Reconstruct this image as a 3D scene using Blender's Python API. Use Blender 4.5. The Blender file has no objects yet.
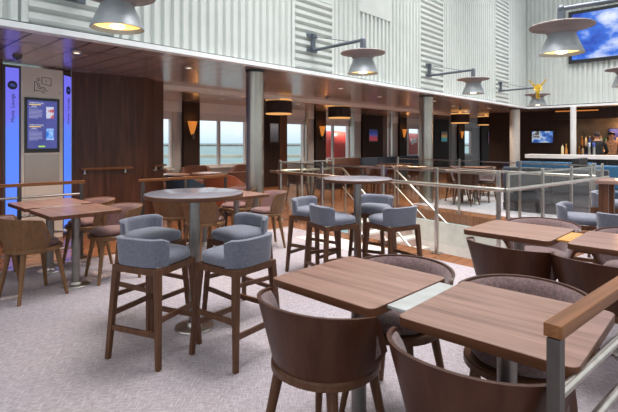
import bpy, bmesh, math, random
from mathutils import Vector, Matrix
R = math.radians
rnd = random.Random(7)
SC = bpy.context.scene
COL = SC.collection
ORD = 'first second third fourth fifth sixth seventh eighth ninth tenth eleventh twelfth thirteenth fourteenth fifteenth sixteenth'.split()
EYE = 1.45
D1 = Vector((.682, .731, 0))     # direction of the long atrium wall (to the right and away)
D2 = Vector((.731, -.682, 0))    # square to it (to the right and nearer)
A1 = math.atan2(D1.y, D1.x)
A2 = math.atan2(D2.y, D2.x)

# ------------------------------------------------------------------ materials
def mat(name):
    m = bpy.data.materials.new(name); m.use_nodes = True
    nt = m.node_tree
    return m, nt, nt.nodes['Principled BSDF']

def node(nt, t, **kw):
    n = nt.nodes.new(t)
    for k, v in kw.items():
        setattr(n, k, v)
    return n

def ramp(nt, fac, stops):
    r = node(nt, 'ShaderNodeValToRGB')
    e = r.color_ramp.elements
    while len(e) < len(stops): e.new(.5)
    for i, (p, c) in enumerate(stops):
        e[i].position = p; e[i].color = (*c, 1)
    nt.links.new(fac, r.inputs['Fac'])
    return r.outputs['Color']

def coords(nt, scale=(1, 1, 1), rot=(0, 0, 0)):
    tc = node(nt, 'ShaderNodeTexCoord'); mp = node(nt, 'ShaderNodeMapping')
    mp.inputs['Scale'].default_value = scale; mp.inputs['Rotation'].default_value = rot
    nt.links.new(tc.outputs['Object'], mp.inputs['Vector'])
    return mp.outputs['Vector']

def noise(nt, vec, scale=5, detail=3, rough=.5):
    n = node(nt, 'ShaderNodeTexNoise')
    n.inputs['Scale'].default_value = scale; n.inputs['Detail'].default_value = detail
    n.inputs['Roughness'].default_value = rough
    nt.links.new(vec, n.inputs['Vector'])
    return n.outputs['Fac']

def bump(nt, p, h, strength=.2, dist=.01):
    b = node(nt, 'ShaderNodeBump')
    b.inputs['Strength'].default_value = strength; b.inputs['Distance'].default_value = dist
    nt.links.new(h, b.inputs['Height']); nt.links.new(b.outputs['Normal'], p.inputs['Normal'])

def plain(name, c, rough=.5, metal=0, var=.12, scale=9, bumpy=0):
    m, nt, p = mat(name)
    f = noise(nt, coords(nt), scale, 4)
    lo = tuple(x * (1 - var) for x in c); hi = tuple(min(1, x * (1 + var)) for x in c)
    nt.links.new(ramp(nt, f, [(.3, lo), (.7, hi)]), p.inputs['Base Color'])
    p.inputs['Roughness'].default_value = rough; p.inputs['Metallic'].default_value = metal
    if bumpy: bump(nt, p, noise(nt, coords(nt), 180, 2), bumpy, .004)
    return m

def wood(name, c0, c1, axis='x', rough=.4, streak=26, coat=0):
    m, nt, p = mat(name)
    sc = {'x': (1, streak, streak), 'y': (streak, 1, streak), 'z': (streak, streak, 1)}[axis]
    f = noise(nt, coords(nt, sc), 1.4, 5, .6)
    sc2 = tuple(v * 4 if v > 1 else 2 for v in sc)
    f2 = noise(nt, coords(nt, sc2), 1.3, 2)
    mx = node(nt, 'ShaderNodeMath', operation='ADD'); mm = node(nt, 'ShaderNodeMath', operation='MULTIPLY')
    mm.inputs[1].default_value = .35
    nt.links.new(f2, mm.inputs[0]); nt.links.new(f, mx.inputs[0]); nt.links.new(mm.outputs[0], mx.inputs[1])
    nt.links.new(ramp(nt, mx.outputs[0], [(.42, c0), (.92, c1)]), p.inputs['Base Color'])
    p.inputs['Roughness'].default_value = rough; p.inputs['Specular IOR Level'].default_value = .5 if coat else .28
    if coat: p.inputs['Coat Weight'].default_value = coat; p.inputs['Coat Roughness'].default_value = .2
    bump(nt, p, f2, .08, .003)
    return m

def fabric(name, c0, c1, scale=300):
    m, nt, p = mat(name)
    v = coords(nt)
    f = noise(nt, v, scale, 2); g = noise(nt, v, 60, 2)
    mx = node(nt, 'ShaderNodeMath', operation='ADD'); hf = node(nt, 'ShaderNodeMath', operation='MULTIPLY')
    hf.inputs[1].default_value = .5
    nt.links.new(f, mx.inputs[0]); nt.links.new(g, mx.inputs[1]); nt.links.new(mx.outputs[0], hf.inputs[0])
    nt.links.new(ramp(nt, hf.outputs[0], [(.38, c0), (.62, c1)]), p.inputs['Base Color'])
    p.inputs['Roughness'].default_value = .9
    p.inputs['Sheen Weight'].default_value = .25
    bump(nt, p, f, .25, .003)
    return m

def glow(name, c, s, var=0.0, c2=None):
    m, nt, p = mat(name)
    p.inputs['Base Color'].default_value = (*[x * .3 for x in c], 1)
    if c2:
        f = noise(nt, coords(nt), 3, 3)
        nt.links.new(ramp(nt, f, [(.35, c), (.65, c2)]), p.inputs['Emission Color'])
    else:
        p.inputs['Emission Color'].default_value = (*c, 1)
    p.inputs['Emission Strength'].default_value = s
    return m

def glass(name, tint=(.93, .96, .95), refl=.12):
    m = bpy.data.materials.new(name); m.use_nodes = True
    nt = m.node_tree; nt.nodes.clear()
    o = node(nt, 'ShaderNodeOutputMaterial'); mx = node(nt, 'ShaderNodeMixShader')
    t = node(nt, 'ShaderNodeBsdfTransparent'); g = node(nt, 'ShaderNodeBsdfGlossy')
    fr = node(nt, 'ShaderNodeFresnel'); fr.inputs['IOR'].default_value = 1.45
    t.inputs['Color'].default_value = (*tint, 1)
    g.inputs['Roughness'].default_value = .03
    ml = node(nt, 'ShaderNodeMath', operation='MULTIPLY'); ml.inputs[1].default_value = refl * 10
    ml.use_clamp = True
    ge = node(nt, 'ShaderNodeNewGeometry'); fb = node(nt, 'ShaderNodeMath', operation='SUBTRACT'); fb.inputs[0].default_value = 1
    m3 = node(nt, 'ShaderNodeMath', operation='MULTIPLY'); nt.links.new(ge.outputs['Backfacing'], fb.inputs[1])
    nt.links.new(fr.outputs[0], ml.inputs[0]); nt.links.new(ml.outputs[0], m3.inputs[0]); nt.links.new(fb.outputs[0], m3.inputs[1]); nt.links.new(m3.outputs[0], mx.inputs[0])
    nt.links.new(t.outputs[0], mx.inputs[1]); nt.links.new(g.outputs[0], mx.inputs[2])
    nt.links.new(mx.outputs[0], o.inputs['Surface'])
    return m

def carpet_mat():
    m, nt, p = mat('woven_carpet')
    a = noise(nt, coords(nt, (30, 230, 1), (0, 0, R(20))), .55, 2)
    b = noise(nt, coords(nt, (230, 30, 1), (0, 0, R(20))), .55, 2)
    mx = node(nt, 'ShaderNodeMath', operation='MAXIMUM')
    nt.links.new(a, mx.inputs[0]); nt.links.new(b, mx.inputs[1])
    big = noise(nt, coords(nt), 1.1, 3)
    col = ramp(nt, mx.outputs[0], [(.42, (.26, .23, .247)), (.57, (.35, .315, .336)), (.72, (.46, .43, .452))])
    tint = ramp(nt, big, [(.35, (.92, .90, .93)), (.65, (1, .95, .93))])
    mc = node(nt, 'ShaderNodeMix', data_type='RGBA', blend_type='MULTIPLY'); mc.inputs[0].default_value = 1
    nt.links.new(col, mc.inputs[6]); nt.links.new(tint, mc.inputs[7])
    nt.links.new(mc.outputs[2], p.inputs['Base Color'])
    p.inputs['Roughness'].default_value = .95
    bump(nt, p, mx.outputs[0], .3, .006)
    return m

def plank_floor():
    m, nt, p = mat('plank_floor')
    v = coords(nt, (1, 1, 1), (0, 0, -A1))
    br = node(nt, 'ShaderNodeTexBrick')
    br.inputs['Scale'].default_value = 1; br.inputs['Brick Width'].default_value = 1.4
    br.inputs['Row Height'].default_value = .14; br.inputs['Mortar Size'].default_value = .004
    br.inputs['Color1'].default_value = (.21, .085, .04, 1); br.inputs['Color2'].default_value = (.28, .12, .058, 1)
    br.inputs['Mortar'].default_value = (.06, .03, .02, 1)
    nt.links.new(v, br.inputs['Vector'])
    nt.links.new(br.outputs['Color'], p.inputs['Base Color'])
    p.inputs['Roughness'].default_value = .22
    return m

def soffit_mat():
    m, nt, p = mat('glossy_soffit_panels')
    v = coords(nt, (1, 1, 1), (0, 0, -A1))
    br = node(nt, 'ShaderNodeTexBrick'); br.offset = 0
    br.inputs['Scale'].default_value = 1; br.inputs['Brick Width'].default_value = .30
    br.inputs['Row Height'].default_value = 1.45; br.inputs['Mortar Size'].default_value = .013
    br.inputs['Color1'].default_value = (.56, .46, .43, 1); br.inputs['Color2'].default_value = (.59, .48, .45, 1)
    br.inputs['Mortar'].default_value = (.05, .035, .03, 1)
    nt.links.new(v, br.inputs['Vector'])
    nt.links.new(br.outputs['Color'], p.inputs['Base Color'])
    p.inputs['Roughness'].default_value = .22; p.inputs['Metallic'].default_value = .5
    return m

def sea_mat():
    m, nt, p = mat('choppy_sea')
    f = noise(nt, coords(nt, (.02, .02, .02)), 3, 6, .65)
    nt.links.new(ramp(nt, f, [(.35, (.20, .36, .38)), (.7, (.32, .48, .49))]), p.inputs['Base Color'])
    p.inputs['Roughness'].default_value = .55
    return m

def cloud_screen():
    m, nt, p = mat('sky_screen')
    f = noise(nt, coords(nt, (1, 1, 1.6)), 1.05, 6, .55)
    c = ramp(nt, f, [(.40, (.008, .05, .42)), (.52, (.03, .16, .72)), (.58, (.30, .42, .85)), (.70, (.75, .82, 1.0))])
    p.inputs['Base Color'].default_value = (.01, .01, .02, 1)
    nt.links.new(c, p.inputs['Emission Color']); p.inputs['Emission Strength'].default_value = .95
    p.inputs['Roughness'].default_value = .25
    return m

def patchy(name, stops, s, scale=3, emit=1.0):
    m, nt, p = mat(name)
    f = noise(nt, coords(nt), scale, 3, .6)
    c = ramp(nt, f, stops)
    p.inputs['Base Color'].default_value = (.02, .02, .02, 1)
    nt.links.new(c, p.inputs['Emission Color']); p.inputs['Emission Strength'].default_value = emit
    return m

def strip_light_mat():
    m, nt, p = mat('blue_light_panel')
    tc = node(nt, 'ShaderNodeTexCoord'); sp = node(nt, 'ShaderNodeSeparateXYZ')
    nt.links.new(tc.outputs['Generated'], sp.inputs[0])
    f = noise(nt, coords(nt, (1, 1, .6)), 2.2, 3)
    ad = node(nt, 'ShaderNodeMath', operation='ADD'); ml = node(nt, 'ShaderNodeMath', operation='MULTIPLY')
    ml.inputs[1].default_value = .5
    nt.links.new(f, ml.inputs[0]); nt.links.new(ml.outputs[0], ad.inputs[0]); nt.links.new(sp.outputs['Z'], ad.inputs[1])
    c = ramp(nt, ad.outputs[0], [(.2, (.10, .25, .90)), (.6, (.07, .21, .92)), (.95, (.10, .20, .85)), (1.0, (.15, .14, .74))])
    p.inputs['Base Color'].default_value = (.05, .06, .2, 1)
    nt.links.new(c, p.inputs['Emission Color']); p.inputs['Emission Strength'].default_value = 1.0
    return m

def painting(name, stops):
    m, nt, p = mat(name)
    tc = node(nt, 'ShaderNodeTexCoord'); sp = node(nt, 'ShaderNodeSeparateXYZ')
    nt.links.new(tc.outputs['Generated'], sp.inputs[0])
    f = noise(nt, coords(nt), 6, 3)
    ad = node(nt, 'ShaderNodeMath', operation='ADD'); ml = node(nt, 'ShaderNodeMath', operation='MULTIPLY')
    ml.inputs[1].default_value = .4
    nt.links.new(f, ml.inputs[0]); nt.links.new(ml.outputs[0], ad.inputs[0]); nt.links.new(sp.outputs['Z'], ad.inputs[1])
    c = ramp(nt, ad.outputs[0], stops)
    nt.links.new(c, p.inputs['Base Color']); nt.links.new(c, p.inputs['Emission Color'])
    p.inputs['Emission Strength'].default_value = .35
    return m

M = dict(
    carpet=carpet_mat(), floorwood=plank_floor(), soffit=soffit_mat(), sea=sea_mat(),
    wallwhite=plain('painted_white_steel', (.58, .615, .592), .55, 0, .04, 3),
    trimwhite=plain('white_gloss_trim', (.80, .82, .83), .35, 0, .03),
    gap=plain('dark_shadow_gap', (.03, .03, .03), .8),
    beam=plain('taupe_beam', (.72, .63, .57), .45, 0, .06),
    panelwood=wood('dark_walnut_panelling', (.034, .012, .007), (.115, .047, .028), 'z', .38, 14),
    pillarwood=wood('dark_pillar_veneer', (.016, .008, .006), (.036, .019, .013), 'z', .65, 14),
    redwood=wood('reddish_wood_edge', (.07, .025, .012), (.17, .065, .03), 'z', .4, 14),
    tabletop=wood('walnut_table_laminate', (.135, .064, .045), (.385, .225, .175), 'x', .30, 13, .15),
    tableedge=wood('table_edge_band', (.06, .022, .010), (.14, .055, .027), 'x', .4, 10),
    chairwood=wood('stained_beech', (.056, .022, .010), (.128, .056, .028), 'z', .38, 22),
    tanwood=wood('tan_stained_beech', (.11, .052, .022), (.20, .10, .045), 'z', .42, 22),
    shellwood=wood('chair_shell_veneer', (.040, .0125, .006), (.076, .026, .013), 'z', .36, 10),
    mauve=fabric('mauve_chair_fabric', (.085, .05, .05), (.19, .115, .115)),
    rose=fabric('rosy_chair_fabric', (.10, .048, .046), (.20, .10, .096)),
    blue=fabric('blue_grey_stool_fabric', (.10, .104, .138), (.148, .153, .198)),
    navy=fabric('navy_bench_fabric', (.012, .03, .06), (.03, .065, .11)),
    teal=fabric('bright_blue_bench_fabric', (.012, .07, .15), (.03, .13, .25)),
    charcoal=fabric('charcoal_bench_fabric', (.022, .022, .026), (.045, .045, .052)),
    rust=fabric('rust_armchair_fabric', (.065, .020, .010), (.13, .044, .022)),
    orange=fabric('orange_seat_fabric', (.20, .045, .015), (.32, .08, .028)),
    doorsteel=plain('smooth_door_steel', (.42, .37, .34), .32, .6, .06, 2),
    polesteel=plain('pole_satin_steel', (.27, .25, .235), .36, .9, .1, 20),
    steel=plain('brushed_steel', (.56, .53, .49), .30, 1, .12, 30),
    satin=plain('satin_column_steel', (.36, .325, .285), .28, .95, .12, 2),
    palecol=plain('pale_column_paint', (.52, .50, .46), .45, .2, .06),
    railsteel=plain('railing_steel', (.52, .48, .435), .28, 1, .1, 20),
    darksteel=plain('dark_bronze_steel', (.075, .062, .056), .42, .3, .1, 20),
    railwood=wood('oak_handrail', (.12, .042, .012), (.27, .112, .042), 'x', .4, 30),
    bartop=plain('grey_bar_laminate', (.22, .21, .24), .22, 0, .1, 14),
    plate=plain('pale_metal_plate', (.46, .47, .465), .35, .3),
    stone=plain('pale_stone', (.60, .57, .54), .5, 0, .08, 6),
    riser=plain('pinkish_riser', (.36, .24, .20), .5),
    white=plain('white_paint', (.72, .72, .72), .5, 0, .03),
    greywall=plain('grey_wall_panel', (.42, .41, .42), .5, 0, .05),
    kiosk=plain('champagne_metal', (.64, .58, .53), .42, .15, .05, 3),
    kioskdark=plain('kiosk_dark_frame', (.07, .05, .045), .4),
    black=plain('black_plastic', (.012, .012, .014), .3),
    ink=plain('printed_ink', (.03, .025, .03), .6),
    strip=strip_light_mat(),
    logo=plain('navy_emblem', (.012, .016, .07), .4),
    logomark=glow('emblem_marks', (.10, .14, .6), .8),
    lampshade=plain('silver_lamp_enamel', (.36, .385, .41), .35, .35, .06),
    lampdisc=plain('taupe_lamp_disc', (.28, .23, .215), .5, .1, .05),
    lampgrey=plain('slate_lamp_arm', (.12, .14, .17), .4, .4),
    lampglow=glow('warm_lamp', (1.0, .50, .10), 1.6, 0, (1.0, .80, .36)),
    bulb=glow('hot_bulb', (1, .88, .6), 5),
    amber=glow('amber_shade', (.9, .30, .05), .55),
    edgeglow=glow('amber_ring', (1.0, .50, .16), .75),
    downlight=glow('downlight_lens', (1, .80, .62), 2.0),
    drum=plain('dark_drum_fabric', (.028, .016, .014), .8),
    glass=glass('balustrade_glass'),
    wglass=glass('window_glass', (.97, .985, 1.0), .08),
    gold=plain('gilded_metal', (.72, .45, .06), .28, .9, .25, 18),
    cloud=cloud_screen(),
    curtain=plain('white_blind', (.60, .60, .62), .8, 0, .04),
    red=plain('red_boat_paint', (.55, .035, .02), .4, 0, .08, 2),
    boatwhite=plain('boat_white', (.75, .72, .72), .5),
    rock=plain('breakwater_stone', (.30, .25, .22), .9, 0, .3, .05),
    sand=plain('pale_quay', (.62, .54, .42), .9, 0, .2, .05),
    barwhite=plain('white_counter', (.72, .68, .66), .3, 0, .03),
    barfront=plain('dark_bar_front', (.018, .016, .017), .4),
    barback=plain('bronze_bar_wall', (.085, .06, .038), .4, .3, .45, 3),
    skin=plain('skin', (.45, .22, .13), .55, 0, .08),
    shirt=plain('black_shirt', (.008, .008, .009), .8),
    tan=plain('patterned_tan_shirt', (.42, .20, .10), .8, 0, .5, 30),
    trousers=plain('dark_trousers', (.015, .015, .018), .8),
    hair=plain('dark_hair', (.02, .012, .008), .6),
    kscreen=glow('info_screen', (.055, .062, .23), 1.0, 0, (.075, .085, .30)),
    textwhite=glow('screen_text_white', (.62, .64, .74), 1.0),
    textgrey=glow('screen_text_grey', (.26, .27, .48), 1.0),
    textyellow=glow('screen_text_yellow', (.75, .52, .15), 1.0),
    green=glow('screen_button_green', (.33, .60, .08), 1.0),
    posterA=patchy('pale_poster', [(.4, (.45, .5, .7)), (.52, (.6, .62, .75)), (.6, (.45, .06, .08))], 1, 9),
    posterB=patchy('blue_poster', [(.35, (.01, .06, .45)), (.5, (.02, .22, .75)), (.65, (.5, .65, .85))], 1, 7),
    tvA=patchy('match_screen', [(.38, (.02, .05, .22)), (.47, (.05, .18, .55)), (.55, (.5, .55, .6)), (.62, (.06, .05, .05))], 1, 3.2),
    tvB=patchy('blue_screen', [(.4, (.03, .03, .2)), (.6, (.12, .13, .5)), (.75, (.6, .6, .75))], 1, 3),
    artA=painting('sunset_canvas', [(.1, (.04, .06, .30)), (.45, (.25, .12, .35)), (.7, (.45, .06, .06)), (1, (.05, .10, .35))]),
    artB=painting('teal_canvas', [(.1, (.02, .22, .30)), (.5, (.03, .30, .32)), (.75, (.55, .28, .05)), (1, (.10, .06, .04))]),
    artC=painting('red_blue_canvas', [(.1, (.45, .04, .03)), (.5, (.40, .05, .10)), (.75, (.05, .10, .40)), (1, (.02, .03, .2))]),
    artD=painting('grey_canvas', [(.1, (.03, .03, .04)), (.6, (.12, .13, .15)), (1, (.25, .26, .28))]),
)
BOT = [plain('bottle_' + n, c, .15, 0, .1) for n, c in (
    ('amber', (.35, .13, .02)), ('green', (.03, .12, .04)), ('clear', (.5, .5, .46)), ('brown', (.10, .035, .015)),
    ('blue', (.05, .10, .45)), ('pale', (.62, .50, .30)))]
CARPET_LIFT = .006

# ------------------------------------------------------------------ mesh collector
class MB:
    def __init__(s): s.bm = bmesh.new()
    def box(s, c, d, rz=0, mtx=None):
        m = Matrix.Translation(c) @ Matrix.Rotation(rz, 4, 'Z') @ (mtx or Matrix()) @ Matrix.Diagonal((*d, 1))
        bmesh.ops.create_cube(s.bm, size=1, matrix=m); return s
    def bar(s, p, q, w, h=None, up=(0, 0, 1)):
        p, q = Vector(p), Vector(q); h = h or w
        z = (q - p).normalized(); x = Vector(up).cross(z)
        if x.length < 1e-4: x = Vector((1, 0, 0))
        x.normalize(); y = z.cross(x)
        m = Matrix((x, y, z)).transposed().to_4x4(); m.translation = (p + q) / 2
        bmesh.ops.create_cube(s.bm, size=1, matrix=m @ Matrix.Diagonal((w, h, (q - p).length, 1))); return s
    def tube(s, p, q, r, r2=None, n=12):
        p, q = Vector(p), Vector(q); z = (q - p)
        m = Vector((0, 0, 1)).rotation_difference(z.normalized()).to_matrix().to_4x4(); m.translation = (p + q) / 2
        bmesh.ops.create_cone(s.bm, cap_ends=True, segments=n, radius1=r, radius2=r if r2 is None else r2, depth=z.length, matrix=m); return s
    def sq(s, p, q, a, b):            # square tapered leg
        s.tube(p, q, a * 1.414, b * 1.414, 4); return s
    def path(s, pts, r, n=10):
        for i in range(len(pts) - 1): s.tube(pts[i], pts[i + 1], r, r, n)
        for p in pts[1:-1]: s.ball(p, (r, r, r), 8)
        return s
    def ball(s, c, d, n=12):
        bmesh.ops.create_uvsphere(s.bm, u_segments=n, v_segments=max(6, n // 2), radius=1, matrix=Matrix.Translation(c) @ Matrix.Diagonal((*d, 1))); return s
    def lathe(s, prof, n=28, c=(0, 0, 0), closed=False):
        rings = []
        for r, z in prof:
            if r < 1e-6: rings.append([s.bm.verts.new((c[0], c[1], c[2] + z))])
            else: rings.append([s.bm.verts.new((c[0] + r * math.cos(2 * math.pi * i / n), c[1] + r * math.sin(2 * math.pi * i / n), c[2] + z)) for i in range(n)])
        for a, b in list(zip(rings, rings[1:])) + ([(rings[-1], rings[0])] if closed else []):
            for i in range(n):
                j = (i + 1) % n
                if len(a) == 1 and len(b) == 1: continue
                if len(a) == 1: s.bm.faces.new((a[0], b[j], b[i]))
                elif len(b) == 1: s.bm.faces.new((a[i], a[j], b[0]))
                else: s.bm.faces.new((a[i], a[j], b[j], b[i]))
        return s
    def prism(s, pts, z0, z1):
        lo = [s.bm.verts.new((p[0], p[1], z0)) for p in pts]; hi = [s.bm.verts.new((p[0], p[1], z1)) for p in pts]
        s.bm.faces.new(lo[::-1]); s.bm.faces.new(hi)
        n = len(pts)
        for i in range(n):
            j = (i + 1) % n; s.bm.faces.new((lo[i], lo[j], hi[j], hi[i]))
        return s
    def extrude(s, prof, o, a, b, c, length):   # closed profile (a,b) pushed along c
        o, a, b, c = Vector(o), Vector(a), Vector(b), Vector(c)
        lo = [s.bm.verts.new(o + a * p[0] + b * p[1]) for p in prof]; hi = [s.bm.verts.new(v.co + c * length) for v in lo]
        s.bm.faces.new(lo[::-1]); s.bm.faces.new(hi)
        n = len(prof)
        for i in range(n):
            j = (i + 1) % n; s.bm.faces.new((lo[i], lo[j], hi[j], hi[i]))
        return s
    def grid(s, rows, closed=False):
        v = [[s.bm.verts.new(p) for p in r] for r in rows]
        for a, b in zip(v, v[1:]):
            m = len(a)
            for i in range(m if closed else m - 1):
                j = (i + 1) % m; s.bm.faces.new((a[i], a[j], b[j], b[i]))
        return v
    def build(s, name, m, parent=None, bevel=0, seg=2, smooth=35, sub=0):
        bmesh.ops.remove_doubles(s.bm, verts=s.bm.verts, dist=1e-5)
        bmesh.ops.recalc_face_normals(s.bm, faces=s.bm.faces)
        me = bpy.data.meshes.new(name); s.bm.to_mesh(me); s.bm.free()
        me.materials.append(M[m] if isinstance(m, str) else m)
        if smooth:
            me.polygons.foreach_set('use_smooth', [True] * len(me.polygons))
            try: me.set_sharp_from_angle(angle=R(smooth))
            except Exception: pass
        o = bpy.data.objects.new(name, me); COL.objects.link(o)
        if parent: o.parent = parent
        if bevel:
            b = o.modifiers.new('bevel', 'BEVEL'); b.width = bevel; b.segments = seg; b.limit_method = 'ANGLE'; b.angle_limit = R(40)
        if sub:
            b = o.modifiers.new('sub', 'SUBSURF'); b.levels = b.render_levels = sub
        return o

def tag(o, label, cat, group=None):
    o['label'] = label; o['category'] = cat
    if group: o['group'] = group
    return o
def empty(name, loc=(0, 0, 0), rz=0):
    o = bpy.data.objects.new(name, None); COL.objects.link(o); o.empty_display_size = .1
    o.location = loc; o.rotation_euler = (0, 0, rz); return o
def struct(o):
    o['kind'] = 'structure'; return o
def copy_tree(o, parent=None):
    c = o.copy(); COL.objects.link(c)
    if parent: c.parent = parent
    for ch in list(o.children): copy_tree(ch, c)
    return c
def face(fx, fy): return math.atan2(-fx, fy)
USED = {}
def place(proto, x, y, rz, label, cat, group=None, z=0):
    if proto.name in USED: o = copy_tree(proto)
    else: USED[proto.name] = 1; o = proto
    o.location = (x, y, z); o.rotation_euler = (0, 0, rz)
    for k in ('label', 'category', 'group'):
        if k in o: del o[k]
    return tag(o, label, cat, group)
def text_mesh(body, size, name, m, parent, loc, rot=(R(90), 0, 0), depth=.001):
    cu = bpy.data.curves.new(name, 'FONT'); cu.body = body; cu.size = size; cu.extrude = depth
    cu.align_x = 'CENTER'; cu.align_y = 'CENTER'
    t = bpy.data.objects.new(name, cu); COL.objects.link(t)
    dg = bpy.context.evaluated_depsgraph_get(); me = bpy.data.meshes.new_from_object(t.evaluated_get(dg))
    bpy.data.objects.remove(t); bpy.data.curves.remove(cu)
    me.materials.clear(); me.materials.append(M[m])
    o = bpy.data.objects.new(name, me); COL.objects.link(o); o.parent = parent
    o.location = loc; o.rotation_euler = rot; return o
# ------------------------------------------------------------------ key places
LP0 = Vector((-2.99, 4.45, 0))          # foot of the long atrium wall (s = 0)
CORNER = Vector((7.29, 15.47, 0))
OPP = Vector((3.60, 4.36, 0))           # opposite atrium wall
WW = Vector((-3.08, 13.0, 0))           # sea-side window wall (s = 0)
C0, EA, EF, ER = Vector((2.25, 5.32, 0)), Vector((-.61, 8.59, 0)), Vector((1.94, 10.66, 0)), Vector((4.66, 7.26, 0))
CEIL, CEIL2, TOP = 2.56, 2.53, 7.0
def on(o, u, s, z=0): return Vector((o.x + u.x * s, o.y + u.y * s, z))

# ------------------------------------------------------------------ floor with the stair opening
def poly_with_hole(name, outer, hole, z, th, m):
    bm = bmesh.new()
    def loop(pts):
        v = [bm.verts.new((p[0], p[1], z)) for p in pts]
        return [bm.edges.new((v[i], v[(i + 1) % len(v)])) for i in range(len(v))]
    ed = loop(outer) + loop(hole)
    bmesh.ops.triangle_fill(bm, use_beauty=True, use_dissolve=False, edges=ed)
    bmesh.ops.recalc_face_normals(bm, faces=bm.faces)
    if bm.faces and bm.faces[:][0].normal.z < 0: bmesh.ops.reverse_faces(bm, faces=bm.faces)
    r = bmesh.ops.extrude_face_region(bm, geom=bm.faces[:])
    for v in [g for g in r['geom'] if isinstance(g, bmesh.types.BMVert)]: v.co.z -= th
    bmesh.ops.recalc_face_normals(bm, faces=bm.faces)
    me = bpy.data.meshes.new(name); bm.to_mesh(me); bm.free(); me.materials.append(M[m])
    o = bpy.data.objects.new(name, me); COL.objects.link(o); return o
HOLE = [C0 + Vector((-.02, .12, 0)), ER + Vector((-.12, .02, 0)), EF + Vector((.02, -.12, 0)), EA + Vector((.12, -.02, 0))]
struct(poly_with_hole('floor', [(-12, -3), (14, -3), (26, 16), (24, 40), (-12, 14)], [(p.x, p.y) for p in HOLE], 0, .2, 'floorwood'))
cp = [(-9.5, -.30), (-3.29, 5.22), (-.347, 7.84), (2.02, 5.13), (2.22, 4.92), (5.15, 7.15), (2.40, 10.75), (8, 16), (13.5, 10), (11, -2.5), (-9.5, -2.5)]
struct(MB().prism(cp[::-1], .0005, CARPET_LIFT).build('floor', 'carpet', smooth=0))
struct(MB().prism([(-.22, 6.95), (.55, 6.05), (1.12, 6.15), (.22, 7.17)], CARPET_LIFT, .012).build('trim_1', 'stone', smooth=0))
# brass strip at the carpet edge
struct(MB().bar((-6.0, 2.81, .008), (-.347, 7.84, .008), .03, .008).build('trim_2', 'railsteel', smooth=0))

# stairwell: white linings, lower landing
lin = MB()
for a, b in ((ER, EF), (C0, ER), (EA, C0)):
    ctr = (a + b) / 2; d = (b - a).normalized()
    inn = Vector((1.98, 7.95, 0)) - ctr; inn.z = 0
    nrm = Vector((-d.y, d.x, 0)); nrm = nrm if nrm.dot(inn) > 0 else -nrm
    q = [a + nrm * .14 + d * .1, b + nrm * .14 - d * .1, b + nrm * .10 - d * .1, a + nrm * .10 + d * .1]
    lin.prism([(p.x, p.y) for p in q], -1.25, -.205)
struct(lin.build('wall_stairwell', 'stone', smooth=0))
struct(MB().prism([(p.x, p.y) for p in (C0 + Vector((-.3, -.3, 0)), ER + Vector((.3, -.3, 0)), EF + Vector((.3, .3, 0)), EA + Vector((-.3, .3, 0)))], -2.6, -2.3).build('floor', 'floorwood', smooth=0))
E1 = (EF - EA).normalized(); E2 = (C0 - EA).normalized()
st = empty('staircase', EA + E1 * 1.45 + E2 * .16, 0)
tag(st, 'short flight of pale steps going down inside the glass balustrade', 'stairs')
sw = (EF - EA).length - 1.5 - .08
for i in range(11):
    p = E2 * (.24 * i)
    t = MB().prism([(q.x, q.y) for q in (p, p + E1 * sw, p + E1 * sw + E2 * .26, p + E2 * .26)], -.19 * (i + 1) - .04, -.19 * (i + 1)).build('tread', 'stone', st, smooth=0)
    MB().prism([(q.x, q.y) for q in (p + E2 * .24, p + E1 * sw + E2 * .24, p + E1 * sw + E2 * .26, p + E2 * .26)], -.19 * (i + 2), -.19 * (i + 1) - .04).build('riser', 'riser', st, smooth=0)

# ------------------------------------------------------------------ glass balustrades
def balustrade(a, b, ts, label, rail_side, caps=True, ztop=1.11, rail0=None, rail1=None):
    d = (b - a); L = d.length; d.normalize(); n = Vector((-d.y, d.x, 0)) * rail_side
    o = empty('glass_balustrade', a, math.atan2(d.y, d.x)); tag(o, label, 'railing')
    for t in ts:
        pm = MB(); pm.box((t, 0, ztop / 2), (.045, .03, ztop)).box((t, 0, .01), (.12, .10, .014))
        p = pm.build('post', 'railsteel', o, smooth=0, bevel=.003)
        MB().tube((t, 0, .87), (t, .06 * rail_side, .87), .008).build('bracket', 'railsteel', p)
    for t0, t1 in zip(ts, ts[1:]):
        g = MB().box(((t0 + t1) / 2, 0, .60), (t1 - t0 - .07, .012, .92)).build('glass_panel', 'glass', o, smooth=0)
        MB().bar((t0 + .03, 0, 1.07), (t1 - .03, 0, 1.07), .018, .02).build('glass_edge', 'railsteel', g, smooth=0)
    r0 = ts[0] - .05 if rail0 is None else rail0; r1 = ts[-1] + .05 if rail1 is None else rail1
    MB().tube((r0, .06 * rail_side, .90), (r1, .06 * rail_side, .90), .024, n=14).build('handrail', 'railsteel', o)
    return o
LN = (C0 - EA).length; LR = (ER - C0).length; LF = (EF - EA).length; LX = (ER - EF).length
balustrade(EA, C0, [.12, 1.25, 2.55, 3.45, LN - .06], 'glass balustrade with steel posts along the near left edge of the stair opening', -1, rail0=-.1, rail1=LN + .08)
balustrade(C0, ER, [.10, .98, 1.86, 2.55, LR - .08], 'glass balustrade with steel posts on the near right edge of the stair opening', -1, rail0=-.08)
balustrade(EF, ER, [.15, 1.75, 3.0, LX - .15], 'glass balustrade on the far right edge of the stair opening', -1, rail0=.1)
balustrade(EA, EF, [.08, .60, 1.42], 'short glass balustrade on the far left edge of the stair opening', 1)
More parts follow.
